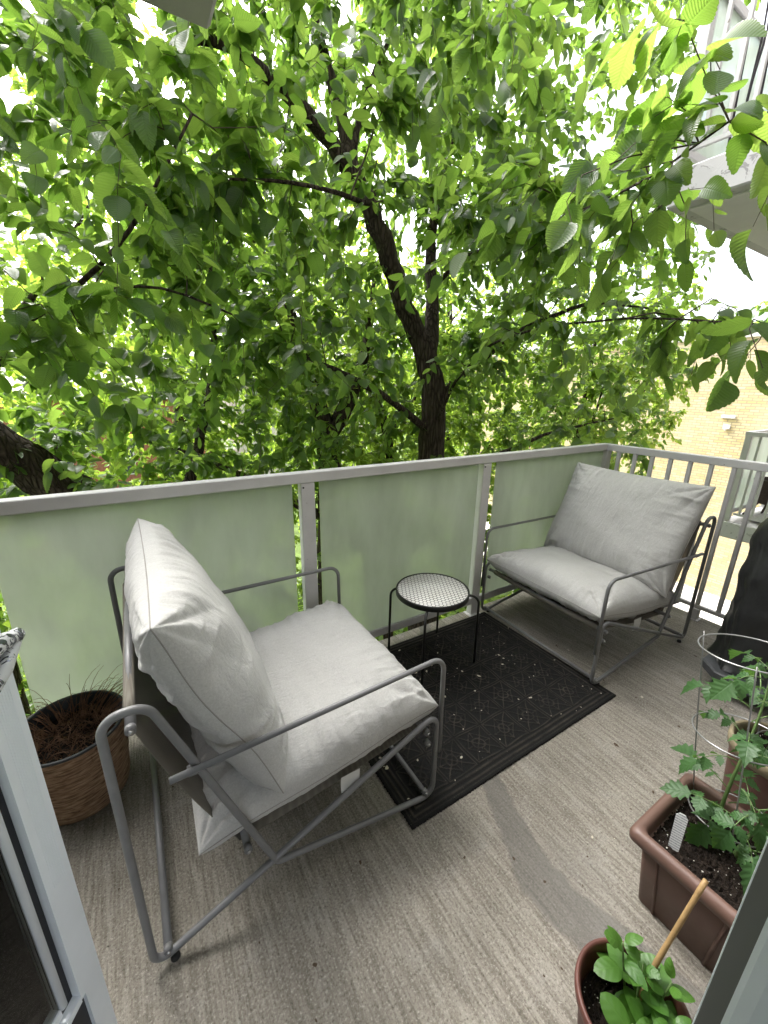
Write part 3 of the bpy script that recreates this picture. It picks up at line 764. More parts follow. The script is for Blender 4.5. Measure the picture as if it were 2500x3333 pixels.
def make_chair(loc, rz, label, seed, tagside=-1):
    root = empty('lounge_chair', loc, rz); tag(root, label, 'lounge chair', 'pair of cushioned metal lounge chairs')
    for sy in (-1, 1):
        y = sy * .4
        t = MB(); t.tube(side_path(y), TR, 12, closed=True); fr = t.build('side_frame', M['tube'], root)
        ya = y + sy * .001
        arm = fillet([((.878, ya, .205), 0), ((.872, ya, .598), .052), ((.068, ya + sy * .021, .588), 0)], seg=9)
        t = MB(); t.tube(arm, .0083, 12)
        t.box((.105, min(y, ya + sy * .021) - .002, .575), (.128, max(y, ya + sy * .021) + .002, .588), bev=.002)
        t.build('armrest', M['tube'], root)
        for (bu, bz) in ((.016, .737), (.217, .229), (.820, .312), (.826, .262), (.828, .036), (.0, .036)):
            t = MB(); t.tube([(bu, y - sy * .012, bz), (bu, y + sy * .004, bz)], .011, 12); t.build('bracket', M['tube'], fr)
            t = MB(); t.tube([(bu, y + sy * .003, bz), (bu, y + sy * .010, bz)], .0052, 10); t.build('bolt', M['bolt'], fr)
        for fu in (.012, .80):
            t = MB(); t.lathe([(0, 0), (.011, 0), (.012, .004), (.009, .014), (0, .014)], c=(fu, y, -.006), n=14); t.build('foot', M['rubber'], fr)
    for (bu, bz, br) in ((.016, .737, .011), (.217, .229, .0095), (.820, .312, .0095), (.828, .036, .0085), (.0, .036, .0105)):
        t = MB(); t.tube([(bu, -.39, bz), (bu, .39, bz)], br, 12); t.build('crossbar', M['tube'], root)
    # sling: wraps the top bar, sags behind the back, under the seat to the front bar
    prof = []
    for q in np.linspace(-1.0, 2.6, 9): prof.append((.016 - .0135 * cos(q), .737 + .0135 * sin(q)))
    prof = prof[::-1][:6]
    back = [(.004 + (.200 - .004) * q - .012 * sin(pi * q), .737 + (.225 - .737) * q) for q in np.linspace(.02, 1, 14)]
    turn = [(.203, .216), (.217, .2165), (.232, .218)]
    seat = [(.232 + (.815 - .232) * q, .218 + (.300 - .218) * q - .010 * sin(pi * q)) for q in np.linspace(.04, 1, 14)]
    end = [(.826, .300), (.832, .312), (.826, .324), (.812, .325)]
    pr_ = prof + back + turn + seat + end
    ys = np.linspace(-.355, .355, 13); V = []
    for (x, z) in pr_:
        for y in ys: V.append((x, y, z - .006 * (1 - (y / .355) ** 2)))
    t = MB(); t.grid(V, len(pr_), len(ys)); o = t.build('sling', M['sling'], root)
    so_ = o.modifiers.new('thick', 'SOLIDIFY'); so_.thickness = .0022; so_.offset = 0
    # cushions
    def b_seat(S, T, sg): return -.12 * np.exp(-((T + 1) / .35) ** 2) * (sg > 0)
    sc_ = cushion((.486, 0, .338), (0, 1, 0), (.75, 0, .105), (0, 0, 1), .391, .388, .122, .082, seed, 'seat_cushion', root, bulge=b_seat, n_=4.2, m_=.40, conc=.02, wr=.85)
    bc_ = cushion((.200, 0, .668), (0, 1, 0), (-.245, 0, .575), (.9, 0, .35), .408, .318, .120, .110, seed + 5, 'back_cushion', root, n_=3.4, m_=.45, conc=.035, wr=.85)
    t = MB(); g = np.linspace(0, 1, 5); V = []
    yy = tagside * .392
    for q in g:
        for k in g: V.append((.50 + .065 * k, yy + .003 * sin(3 * q), .30 - .062 * q - .006 * sin(k * 3) * q))
    t.grid(V, 5, 5); o = t.build('care_tag', M['label'], sc_)
    return root
make_chair((-3.114, -.452, .004), 0, 'grey metal lounge chair in the foreground, back cushion towards the woven pot', 11)
make_chair((-.337, -.451, .004), R(177.5), 'grey metal lounge chair in the far corner, facing the mosaic table', 23, 1)

# ================================================================== SIDE TABLE
tx, ty = -1.795, -.235
st = empty('side_table', (tx, ty, .012)); tag(st, 'small round side table with white hexagon mosaic top and thin black legs', 'side table')
t = MB(); t.lathe([(0, .4335), (.180, .4335), (.181, .432)], n=64); t.build('tabletop', M['tile'], st)
t = MB(); t.lathe([(.181, .43), (.182, .4365), (.187, .4375), (.189, .435), (.189, .410), (.186, .408), (.0, .409)], n=64); t.build('rim', M['black_metal'], st)
for k, (fx, fy) in enumerate([(-.145, .178), (.208, .186), (.207, -.137), (-.170, -.165)]):
    L = sqrt(fx * fx + fy * fy); ux, uy = fx / L, fy / L
    P = fillet([((ux * .12, uy * .12, .404), 0), ((ux * (L - .004), uy * (L - .004), .404), .05), ((fx, fy, .0), 0)], seg=8)
    t = MB(); t.tube(P, .0065, 10); lg = t.build('leg', M['black_metal'], st)

# ================================================================== MAT
def make_mat():
    x0, x1, y0, y1 = -2.385, -1.150, -.914, -.012
    nx, ny = 420, 310; xs = np.linspace(x0, x1, nx); ys = np.linspace(y0, y1, ny); X, Y = np.meshgrid(xs, ys, indexing='ij')
    bx = np.minimum(X - x0, x1 - X); by = np.minimum(Y - y0, y1 - Y); bd = np.minimum(bx, by)
    rg = lambda d, w: np.exp(-(d / w) ** 2)
    H = rg(bd - .028, .006) + rg(bd - .050, .006) + .6 * rg(bd - .012, .006)
    ins = bd > .062
    s = .152; Xw = X + .003 * np.sin(Y * 31) + .002 * np.sin(X * 67 + 1); Yw = Y + .003 * np.sin(X * 27 + 2) + .002 * np.sin(Y * 71); u = ((Xw - x0 - .062) / s) % 1 - .5; v = ((Yw - y0 - .062) / s) % 1 - .5
    au, av = np.abs(u), np.abs(v); w = .026
    P = rg(.5 - np.maximum(au, av) - .04, w * .8) + rg(np.abs(u - v), w) * (np.maximum(au, av) < .43) + rg(np.abs(u + v), w) * (np.maximum(au, av) < .43)
    r = np.sqrt(u * u + v * v); u = u; P += rg(r - .16, w) + rg(np.abs(au + av - .38), w * .8) * (np.maximum(au, av) < .43) + rg(au, w * .7) * (av < .4) * (av > .2) + rg(av, w * .7) * (au < .4) * (au > .2)
    fine = .25 * np.abs(np.sin(X * 420) * np.sin(Y * 420))
    H = np.where(ins, np.clip(P, 0, 1.15), np.clip(H, 0, 1)) + fine
    g = np.random.default_rng(3); H = H + g.normal(0, .05, H.shape)
    Z = .0065 + .0042 * H * np.clip(bd / .006, 0, 1); Z = np.where(bd <= 0, .0005, Z)
    wob = .0015 * np.sin(X * 14) * np.sin(Y * 9)
    # slightly ragged border
    X = X + np.where(bx <= .0001, g.normal(0, .0012, X.shape), 0); Y = Y + np.where(by <= .0001, g.normal(0, .0012, X.shape), 0)
    mb = MB(); cx, cy = (x0 + x1) / 2, (y0 + y1) / 2
    mb.grid(np.stack([X - cx, Y - cy, Z + wob + .0016], -1).reshape(-1, 3), nx, ny)
    o = mb.build('doormat', M['mat']); o.location = (cx, cy, 0)
    at = o.data.attributes.new('rise', 'FLOAT', 'POINT'); at.data.foreach_set('value', np.clip(H, 0, 1.2).ravel().astype(np.float32))
    tag(o, 'black ribbed rubber mat with diamond pattern under the mosaic table', 'mat')
make_mat()

# white petals and crumbs blown onto mat and floor
def scatter(name, m, n, xr, yr, z, size, seed, label, kind='stuff', elong=1.6, avoid=None):
    g = np.random.default_rng(seed); mb = MB()
    for _ in range(n):
        x, y = g.uniform(*xr), g.uniform(*yr)
        if avoid and avoid(x, y): continue
        k = 7; a = np.linspace(0, 2 * pi, k, endpoint=False); r = size * g.lognormal(0, .5) * (1 + g.normal(0, .2, k)); th = g.uniform(0, pi)
        px = r * np.cos(a) * elong; py = r * np.sin(a); zz_ = z + np.abs(g.normal(0, .0012, k)) + .0004
        V = np.stack([x + px * cos(th) - py * sin(th), y + px * sin(th) + py * cos(th), zz_], 1)
        V = np.vstack([V, [[x, y, z + .002]]])
        mb.add(V, [(i, (i + 1) % k, k) for i in range(k)])
    return tag(mb.build(name, m), label, kind=kind)
scatter('fallen_petals', M['petal'], 90, (-2.36, -1.17), (-.89, -.03), .0145, .0022, 5, 'tiny pale petals and seeds fallen on the black mat')
onmat = lambda x, y: -2.40 < x < -1.14 and -.93 < y < 0
scatter('floor_debris', M['debris'], 170, (-3.6, -.05), (-1.6, .02), .0006, .0024, 6, 'dry leaf bits and crumbs scattered on the concrete floor', avoid=onmat)
scatter('floor_petals', M['petal'], 30, (-3.4, -.1), (-1.6, .02), .0006, .0028, 9, 'few pale petals on the concrete floor', avoid=onmat)

# ================================================================== WOVEN POT
wp = empty('woven_plant_pot', (-3.335, -.172, 0)); tag(wp, 'brown woven grass plant pot holding dead dry plants, behind the foreground chair', 'plant pot')
t = MB(); g = np.random.default_rng(4); prof = [(0, .002), (.132, .002), (.140, .012)] + [(.142 + .026 * (k / 26) + g.normal(0, .0011), .012 + .276 * k / 26) for k in range(1, 27)] + [(.166, .291)]
t.lathe(prof, n=72); t.build('basket', M['wicker'], wp)
t = MB(); t.lathe([(.1655, .288), (.169, .293), (.168, .298), (.160, .299), (.156, .293), (.150, .235), (.145, .2)], n=64); t.build('liner', M['liner'], wp)
t = MB(); V = []
nr, na = 10, 36
for i in range(nr):
    for k in range(na):
        r = .149 * i / (nr - 1); a = 2 * pi * k / na; V.append((r * cos(a), r * sin(a), .235 + g.normal(0, .004)))
t.grid(V, nr, na)
t.build('soil', M['soil'], wp)
t = MB()
for q in range(420):
    r = .13 * sqrt(g.random()); a = g.uniform(0, 2 * pi); b = np.array([r * cos(a), r * sin(a), .236]); th = g.uniform(0, 2 * pi); l = g.uniform(.05, .15)
    out_ = np.array([cos(th), sin(th), 0]); k = g.uniform(.1, .9)
    mid_ = b + out_ * l * .4 * k + np.array([0, 0, l * .38]); e = b + out_ * l * k + np.array([0, 0, l * g.uniform(.1, .55)])
    if q < 110:   # long strands over the rim, mostly to the back
        th = g.uniform(.1, pi * 1.05); out_ = np.array([cos(th), sin(th), 0]); b = np.array([out_[0] * .09, out_[1] * .09, .24]); l = g.uniform(.12, .30)
        mid_ = b + out_ * l * .35 + np.array([0, 0, l * .45]); e = b + out_ * l * .9 + np.array([g.normal(0, .03), 0, l * g.uniform(-.05, .6)])
        e[1] = min(e[1], .155); mid_[1] = min(mid_[1], .155)
    P = [b * (1 - u) ** 2 + 2 * mid_ * u * (1 - u) + e * u * u for u in np.linspace(0, 1, 6)]
    t.tube(P, np.linspace(.0014, .0006, 6), 3, caps=False)
t.build('dead_plants', M['straw'], wp)

# ================================================================== PLANTERS AND PLANTS
def plant_leaves(name, L, m, parent, tmpl=T_HI, fold=(.1, .5), curl=(0, .5), tilt=.5, seed=1):
    g = np.random.default_rng(seed); pos = np.array([l[0] for l in L], float); dr = np.array([l[1] for l in L], float); sz = np.array([l[2] for l in L]); n = len(L)
    nr = np.stack([g.normal(0, tilt, n), g.normal(0, tilt, n), np.ones(n)], 1)
    return leaves_mesh(name, tmpl, pos, dr, nr, sz, g.uniform(*fold, n), g.uniform(*curl, n), m, parent, width=g.uniform(.8, 1.15, n))

# lobed tomato leaflet template
def lobed():
    out = [(.02, .0), (.10, .06), (.30, .12), (.22, .20), (.34, .30), (.46, .36), (.30, .44), (.36, .54), (.38, .60), (.22, .66), (.24, .76), (.12, .82), (.06, .92), (0, 1.0)]
    V = [(0, 0, 0)]; UV = [(.5, 0)]; F = []
    cen = [(0, y, 0) for (_, y) in out]
    V = []; UV = []
    for (x, y) in out: V += [(-x, y, 0), (0, y * .97, 0), (x, y, 0)]; UV += [(.5 - x, y), (.5, y), (.5 + x, y)]
    for i in range(len(out) - 1):
        a = 3 * i; b = a + 3; F += [(a, a + 1, b + 1, b), (a + 1, a + 2, b + 2, b + 1)]
    return np.array(V, float), np.array(UV), F
T_TOM = lobed()

def tomato(root, base, top, seed, nleaf=9, size=.06, up0=.25, heads=None):
    g = np.random.default_rng(seed); base = np.array(base, float); top = np.array(top, float)
    t = MB(); ts = np.linspace(0, 1, 10)
    P = np.array([base * (1 - u) + top * u + np.array([.012 * sin(5 * u + seed), .012 * cos(4 * u), 0]) * (u > 0) for u in ts])
    t.tube(P, np.linspace(.0055, .0022, 10), 7); L = []
    for q in range(nleaf):
        u = up0 + (1 - up0) * (q + .3) / nleaf; p0 = base * (1 - u) + top * u; a = q * 2.4 + seed; l = size * g.uniform(1.4, 2.2)
        o_ = np.array([cos(a), sin(a), 0.]); e = p0 + o_ * l + np.array([0, 0, l * g.uniform(-.15, .45)]); mid_ = p0 + o_ * l * .5 + np.array([0, 0, l * .35])
        C = [p0 * (1 - k) ** 2 + 2 * mid_ * k * (1 - k) + e * k * k for k in np.linspace(0, 1, 7)]
        t.tube(C, np.linspace(.0018, .001, 7), 5)
        tg = C[-1] - C[-2]; tg /= np.linalg.norm(tg); sd = np.cross(tg, [0, 0, 1.]); sd /= np.linalg.norm(sd)
        L.append((C[-1], tg + [0, 0, -.25], size * g.uniform(1.0, 1.35)))
        for k, sc in ((5, .8), (3, .55)):
            for sg in (-1, 1): L.append((C[k], tg * .45 + sd * sg + np.array([0, 0, -.2]) + g.normal(0, .15, 3), size * sc * g.uniform(.8, 1.1)))
    t.build('stem', M['stem'], root)
    plant_leaves('foliage', L, M['tomato_leaf'], root, T_TOM, (.1, .5), (.1, .6), .35, seed)

def soil_patch(x0, x1, y0, y1, z, seed, parent, name='soil', circ=None):
    g = np.random.default_rng(seed); nx, ny = 44, 44; V = []
    for i in range(nx):
        for k in range(ny):
            if circ: 
                r = circ * i / (nx - 1); a = 2 * pi * k / (ny - 1); x = r * cos(a); y = r * sin(a)
            else: x = x0 + (x1 - x0) * i / (nx - 1); y = y0 + (y1 - y0) * k / (ny - 1)
            V.append((x, y, z + g.normal(0, .0028)))
    t = MB(); t.grid(V, nx, ny, smooth=False)
    for _ in range(260):          # clods + perlite
        if circ: r = circ * .96 * sqrt(g.random()); a = g.uniform(0, 2 * pi); x, y = r * cos(a), r * sin(a)
        else: x, y = g.uniform(x0, x1), g.uniform(y0, y1)
        s = g.uniform(.0012, .0042); mi = 1 if g.random() < .35 else 0
        if mi: s *= .55
        q = np.array([(1, 0, 0), (-1, 0, 0), (0, 1, 0), (0, -1, 0), (0, 0, 1), (0, 0, -1)]) * s * g.uniform(.6, 1.4, (6, 1))
        t.add(q + (x, y, z + .003), [(0, 2, 4), (2, 1, 4), (1, 3, 4), (3, 0, 4), (2, 0, 5), (1, 2, 5), (3, 1, 5), (0, 3, 5)], mi, False)
    return t.build(name, [M['soil'], M['perlite']], parent)

# square planter
X0, X1, Y0, Y1 = -1.985, -1.632, -1.672, -1.366; ZR = .282
pl = empty('square_planter', ((X0 + X1) / 2, (Y0 + Y1) / 2, 0)); tag(pl, 'square brown plastic planter with thick rolled rim, growing a caged tomato plant', 'planter')
hx, hy = (X1 - X0) / 2, (Y1 - Y0) / 2
def ring_box(levels, mb, seg=5, rc=.015):
    """levels: (hx,hy,z); rounded rectangle rings"""
    k = 4 * (seg + 1); V = []
    for (a, b, z) in levels:
        c = min(rc, a * .4, b * .4)
        for q, (sx, sy) in enumerate(((1, 1), (-1, 1), (-1, -1), (1, -1))):
            for i in range(seg + 1):
                an = q * pi / 2 + i / seg * pi / 2; V.append((sx * (a - c) + c * cos(an), sy * (b - c) + c * sin(an), z))
    f = []
    for i in range(len(levels) - 1):
        for j_ in range(k): f.append((i * k + j_, i * k + (j_ + 1) % k, (i + 1) * k + (j_ + 1) % k, (i + 1) * k + j_))
    mb.add(V, f, 0, True); return mb
t = MB(); ring_box([(hx - .075, hy - .055, .0), (hx - .06, hy - .045, .003), (hx - .030, hy - .028, .235), (hx - .034, hy - .032, .24), (hx - .040, hy - .04, .235)], t)
for sx in (-1, 1):     # raised corner ribs
    for (ux, uy) in ((sx, 1), (sx, -1)):
        for off in (.045,):
            t.tube([(ux * (hx - .060 - off), uy * (hy - .0435), .004), (ux * (hx - .030 - off), uy * (hy - .0275), .234)], .0042, 8)
            t.tube([(ux * (hx - .0585), uy * (hy - .045 - off), .004), (ux * (hx - .0295), uy * (hy - .028 - off), .234)], .0042, 8)
t.build('pot', M['terracotta_plastic'], pl)
t = MB(); ring_box([(hx - .036, hy - .034, .232), (hx - .012, hy - .012, .236), (hx - .001, hy - .001, .246), (hx, hy, .262), (hx - .004, hy - .004, .275), (hx - .014, hy - .014, ZR), (hx - .026, hy - .026, .279), (hx - .032, hy - .032, .268), (hx - .036, hy - .036, .20)], t, rc=.02); t.build('rim', M['terracotta_plastic'], pl)
soil_patch(-hx + .036, hx - .036, -hy + .036, hy - .036, .236, 8, pl)
tomato(pl, (.075, .02, .236), (.19, .06, .74), 3, 15, .060, .10)

tm2 = empty('tomato_seedling', ((X0 + X1) / 2, (Y0 + Y1) / 2, 0)); tag(tm2, 'low leafy tomato seedling at the foot of the caged plant', 'plant')
tomato(tm2, (.03, -.04, .236), (.06, -.03, .40), 5, 9, .060, .2)
# stake label in that planter
lb = empty('plant_label', (-1.902, -1.452, .225)); tag(lb, 'white printed plastic plant label stuck in the square planter soil', 'plant label')
t = MB(); t.add([(-.001, .012, 0), (-.001, -.012, 0), (-.001, -.0135, .085), (-.001, -.006, .092), (-.001, .006, .092), (-.001, .0135, .085), (.001, .012, 0), (.001, -.012, 0), (.001, -.0135, .085), (.001, -.006, .092), (.001, .006, .092), (.001, .0135, .085)],
      [(0, 5, 4, 3, 2, 1), (6, 7, 8, 9, 10, 11)] + [(i, (i + 1) % 6, 6 + (i + 1) % 6, 6 + i) for i in range(6)], 0, False)
o = t.build('tag', M['print'], lb); o.rotation_euler = (0, R(12), R(18)); o.scale = (1, 1, 1.3)

# tomato cages
def cage(loc, label, radii, zs, rot, tilt=(0, 0), leg=True):
    root = empty('tomato_cage', loc); tag(root, label, 'plant cage', 'wire tomato cages'); root.rotation_euler = (tilt[0], tilt[1], 0)
    for r, z in zip(radii, zs):
        t = MB(); t.tube([(r * cos(a), r * sin(a), z) for a in np.linspace(0, 2 * pi, 56, endpoint=False)], .0021, 7, closed=True); t.build('ring', M['wire'], root)
    for k in range(3):
        a = rot + k * 2 * pi / 3
        pts = [((radii[0] - .005) * cos(a) * .98, (radii[0] - .005) * sin(a) * .98, -.06)] + [((r + .0035) * cos(a), (r + .0035) * sin(a), z + (.0 if i < len(zs) - 1 else .012)) for i, (r, z) in enumerate(zip(radii, zs))]
        t = MB(); t.tube(resample(pts, .05), .0019, 6); t.build('leg', M['wire'], root)
cage((-1.690, -1.505, .236), 'wire tomato cage with three rings standing in the square planter', (.097, .109, .116), (.034, .285, .535), R(80), (-.14, .06))

# round pot behind it
rp = empty('round_plant_pot', (-1.31, -1.50, 0)); tag(rp, 'round terracotta pot with olive rim and tomato plant, behind the square planter', 'plant pot')
t = MB(); t.lathe([(0, 0), (.092, 0), (.098, .01), (.122, .265), (.124, .27)], n=56); t.build('pot', M['terracotta'], rp)
t = MB(); t.lathe([(.122, .262), (.130, .264), (.1325, .285), (.131, .298), (.124, .304), (.118, .300), (.115, .285), (.11, .2)], n=56); t.build('rim', M['rim_olive'], rp)
soil_patch(0, 0, 0, 0, .265, 9, rp, circ=.113)
tomato(rp, (.0, -.02, .265), (-.03, .06, .60), 7, 11, .062)
cage((-1.27, -1.53, .265), 'wire tomato cage in the round pot behind, mostly cut off by the door jamb', (.10, .125, .145), (.02, .30, .56), R(80))

# basil pot
bp = empty('basil_pot', (-2.277, -1.551, 0)); tag(bp, 'small round terracotta pot of green basil at the bottom edge', 'plant pot')
t = MB(); t.lathe([(0, 0), (.078, 0), (.082, .006), (.100, .165), (.1055, .168), (.110, .172), (.1125, .185), (.1125, .196), (.110, .201), (.106, .201), (.102, .196), (.099, .185), (.095, .12), (.09, .10)], n=64); t.build('pot', M['terracotta'], bp)
soil_patch(0, 0, 0, 0, .128, 10, bp, circ=.092)
g = np.random.default_rng(12); t = MB(); L = []
for q, (bx, by, tx_, ty_, h) in enumerate([(.02, -.0, .045, .015, .13), (.03, .02, .03, .055, .15), (.04, -.02, .075, -.03, .12), (-.02, -.03, -.04, -.015, .09), (.03, -.04, .02, -.06, .10)]):
    b = np.array([bx, by, .128]); e = np.array([tx_, ty_, .128 + h]); P = [b * (1 - u) + e * u for u in np.linspace(0, 1, 6)]; t.tube(P, np.linspace(.003, .0018, 6), 7)
    for k in range(4 if q != 3 else 2):
        u = .35 + .65 * k / 3; p_ = b * (1 - u) + e * u; a0 = q * 1.1 + k * pi / 2
        for sg in (0, pi):
            a = a0 + sg; s = (.066, .060, .046, .032)[k] * g.uniform(.85, 1.15)
            L.append((p_ + np.array([cos(a), sin(a), .3]) * .006, np.array([cos(a), sin(a), .18 + .25 * k]) + g.normal(0, .1, 3), s))
t.build('stem', M['stem'], bp)
T_BAS = leaf_template(10, 0, 'basil')
plant_leaves('foliage', L, M['basil_leaf'], bp, T_BAS, (-.35, .25), (.15, .7), .3, 5)
sk = MB(); P = resample([(-2.245, -1.548, .14), (-2.215, -1.548, .245), (-2.125, -1.565, .47)], .03); g2 = np.random.default_rng(2)
sk.tube(P, .0052 + g2.normal(0, .0003, len(P)), 10)
o = sk.build('garden_cane', M['twine']); tag(o, 'tan cut cane leaning up out of the basil pot', 'cane')

# ================================================================== COVERED GRILL ON CART
ct = empty('rolling_cart', (-.30, -1.36, 0)); tag(ct, 'low dark grey plastic rolling cart under the covered grill', 'cart')
c0 = (-.43, .30); W_, D_ = .90, .56
t = MB(); z0, z1 = .085, .125
ch_ = .07; pts = [(-.42, .225), (-.35, .305), (.30, .305), (.36, .24), (.36, -.25), (.30, -.305), (-.35, -.305), (-.42, -.24)]
V = [(x, y, z0) for x, y in pts] + [(x * 1.0, y, z1 - .006) for x, y in pts] + [(x * .985, y * .985, z1) for x, y in pts]; k = 8
t.add(V, [tuple(range(k))[::-1]] + [(i, (i + 1) % k, k + (i + 1) % k, k + i) for i in range(k)] + [(k + i, k + (i + 1) % k, 2 * k + (i + 1) % k, 2 * k + i) for i in range(k)] + [tuple(range(2 * k, 3 * k))], 0, False)
t.build('platform', M['cart'], ct)
for (x, y) in ((-.33, .22), (.28, .22), (-.33, -.22), (.28, -.22)):
    t = MB(); t.box((x - .016, y - .016, .055), (x + .016, y + .016, .086), bev=.004); cs = t.build('caster', M['cart'], ct)
    for dy in (-.011, .011):
        t = MB(); t.tube([(x, y + dy - .008, .029), (x, y + dy + .008, .029)], .029, 18); t.build('wheel', M['rubber'], cs)

def make_cover():
    nx = 96; levels = [0, .03, .08, .14, .22, .30, .40, .50, .60, .68, .74, .80, .84, .87, .885]
    cx, cy = -.19, -1.345; V = []; g = np.random.default_rng(9)
    ph = g.uniform(0, 6.28, 8)
    for li, z in enumerate(levels):
        q = z / .885
        a_ = .43 + .035 * (1 - q) ** 3; b_ = .285 + .015 * (1 - q)
        top = max(0, (q - .74) / .26); sh = sqrt(max(0.0, 1 - top ** 2.4)) if top > 0 else 1
        b2 = b_ * (sh * .98 + .02); a2 = a_ * (1 - .16 * top ** 2)
        if z < .02: a2 += .015; b2 += .015
        for k in range(nx):
            t_ = 2 * pi * k / nx; c, s = cos(t_), sin(t_); pw = .42
            x = a2 * np.sign(c) * abs(c) ** pw; y = b2 * np.sign(s) * abs(s) ** pw
            fold = (.010 * sin(5 * t_ + ph[0] + 2 * q) + .006 * sin(9 * t_ + ph[1] - 3 * q) + .004 * sin(17 * t_ + ph[2] + 5 * q)) * (1.1 - .9 * q) 
            n_ = np.array([c, s]); n_ /= np.linalg.norm(n_)
            zz_ = .128 + z + (.012 * sin(4 * t_ + ph[4]) + .008 * sin(11 * t_) if z < .02 else 0) + (.05 * (1 - 0) * 0)
            zz_ += .03 * top * sin(2 * t_ + 1)
            V.append((cx + x + n_[0] * fold, cy + y + n_[1] * fold, zz_))
    t = MB(); f = []
    m_ = len(levels)
    for i in range(m_ - 1):
        for k in range(nx): f.append((i * nx + k, i * nx + (k + 1) % nx, (i + 1) * nx + (k + 1) % nx, (i + 1) * nx + k))
    f.append(tuple((m_ - 1) * nx + k for k in range(nx)))
    t.add(V, f); o = t.build('grill_cover', M['cover'])
    sb = o.modifiers.new('sub', 'SUBSURF'); sb.levels = 2; sb.render_levels = 2
    tx_ = bpy.data.textures.new('crinkle', 'CLOUDS'); tx_.noise_scale = .11; tx_.noise_depth = 3
    dm = o.modifiers.new('crinkle', 'DISPLACE'); dm.texture = tx_; dm.strength = .035; dm.mid_level = .5; dm.texture_coords = 'GLOBAL'
    tag(o, 'black crinkled cloth cover over a grill, standing on the rolling cart', 'grill cover')
make_cover()

# ================================================================== OPEN DOOR (left)
dr = empty('glass_door', (-3.225, -.929, 0)); tag(dr, 'pale aluminium framed glass door standing open at the left edge', 'door')
e = np.array([-.5388, -.8424]); nn = np.array([.8424, -.5388])      # e: from leading edge to hinge, nn: towards the camera side
def dpt(s, n, z): return (e[0] * s + nn[0] * n, e[1] * s + nn[1] * n, z)
def dbox(mb, s0, s1, n0, n1, z0, z1):
    V = [dpt(s, n, z) for s in (s0, s1) for n in (n0, n1) for z in (z0, z1)]
    mb.add(V, [(0, 1, 3, 2), (4, 6, 7, 5), (0, 4, 5, 1), (2, 3, 7, 6), (0, 2, 6, 4), (1, 5, 7, 3)], 0, False)
ZT = 2.03
t = MB(); dbox(t, 0, .0425, -.034, 0, .03, ZT)
for k in range(7): dbox(t, .010 + k * .0042, .0122 + k * .0042, 0, .0006, .55, ZT)
t.build('stile', M['alu'], dr)
t = MB(); dbox(t, .0432, .0535, -.030, .0012, .251, ZT - .09); t.build('sash_frame', M['alu'], dr)
t = MB(); dbox(t, .0535, .80, -.030, .0012, .245, .262); t.build('sash_frame', M['alu'], dr)
t = MB(); dbox(t, .0535, .070, -.028, -.016, .262, ZT - .1); dbox(t, .0535, .80, -.028, -.016, .262, .273); t.build('shaded_rebate', M['alu_shade'], dr)  # rebate gap: its shade put into a near-black strip
t = MB(); P = [(dpt(.0765, -.012, .285)), dpt(.0765, -.012, ZT - .1)]; t.tube(P, .0075, 10); dbox(t, .0845, .79, -.018, -.008, .272, .292); t.build('glazing_bead', M['alu'], dr)
t = MB(); dbox(t, .083, .79, -.016, -.012, .285, ZT - .1); t.build('glass', M['clear'], dr)
t = MB(); dbox(t, .0425, .80, -.026, -.008, .03, .244); t.build('kick_panel', M['alu_shade'], dr)  # shade on the bottom panel is put into its near-black colour
t = MB(); dbox(t, .80, .86, -.034, 0, .03, ZT); dbox(t, .0425, .80, -.034, -.001, ZT - .09, ZT); t.build('stile', M['alu'], dr)
def mk_peel():
    m, nt = mat('peeling_chrome'); n = N(nt); v = n.coord((1, 1, 1))
    a = n.noise(v, 60, 4, .6, 1.0); f = n.ramp(a, [(.50, 0.0), (.53, 1.0)])
    b1 = n.bsdf((.62, .63, .64), .5); b2 = n.bsdf((.16, .17, .19), .25, None, .8)
    x = n('MixShader', i0=f); nt.links.new(b1, x.inputs[1]); nt.links.new(b2, x.inputs[2]); n.out(x.outputs[0]); return m
M['peel'] = mk_peel()
t = MB()
t.tube([dpt(-.002, .020, 1.058), dpt(.03, .028, 1.066), dpt(.10, .034, 1.064), dpt(.16, .030, 1.06)], [.010, .014, .0145, .014], 14)
t.tube([dpt(-.002, .020, 1.055), dpt(.04, .034, 1.028), dpt(.10, .040, .998), dpt(.14, .03, .98)], [.009, .010, .011, .011], 12)
t.tube([dpt(-.008, .018, 1.057), dpt(.006, .022, 1.058)], [.010, .013], 12)
dbox(t, .012, .04, 0, .012, 1.02, 1.08)
t.build('handle', M['peel'], dr)

# ================================================================== TREES
def ell(n, c, r, g, flt=None):
    out = []
    while len(out) < n:
        p = g.normal(size=3); p /= np.linalg.norm(p); p = p * g.random() ** (1 / 2.4) * np.array(r) + np.array(c)
        if flt is None or flt(p): out.append(p)
    return np.array(out)
def boxp(n, lo, hi, g, flt=None):
    out = []
    while len(out) < n:
        p = g.uniform(lo, hi)
        if flt is None or flt(p): out.append(p)
    return np.array(out)
def clear(p):      # keep twigs off the buildings and out of the room on the balcony
    x, y, z = p
    if y < .35 and x < .15 and z < 2.15: return False
    if x > -.1 and y < .3 and z > 2.2: return False
    if x < -2.4 and y < .3: return False
    if x > .2: return x < 1.9 + 1.35 * y and x < 9.5 and y > .25
    return z > 1.25 - 1.2 * max(0, y - .2)

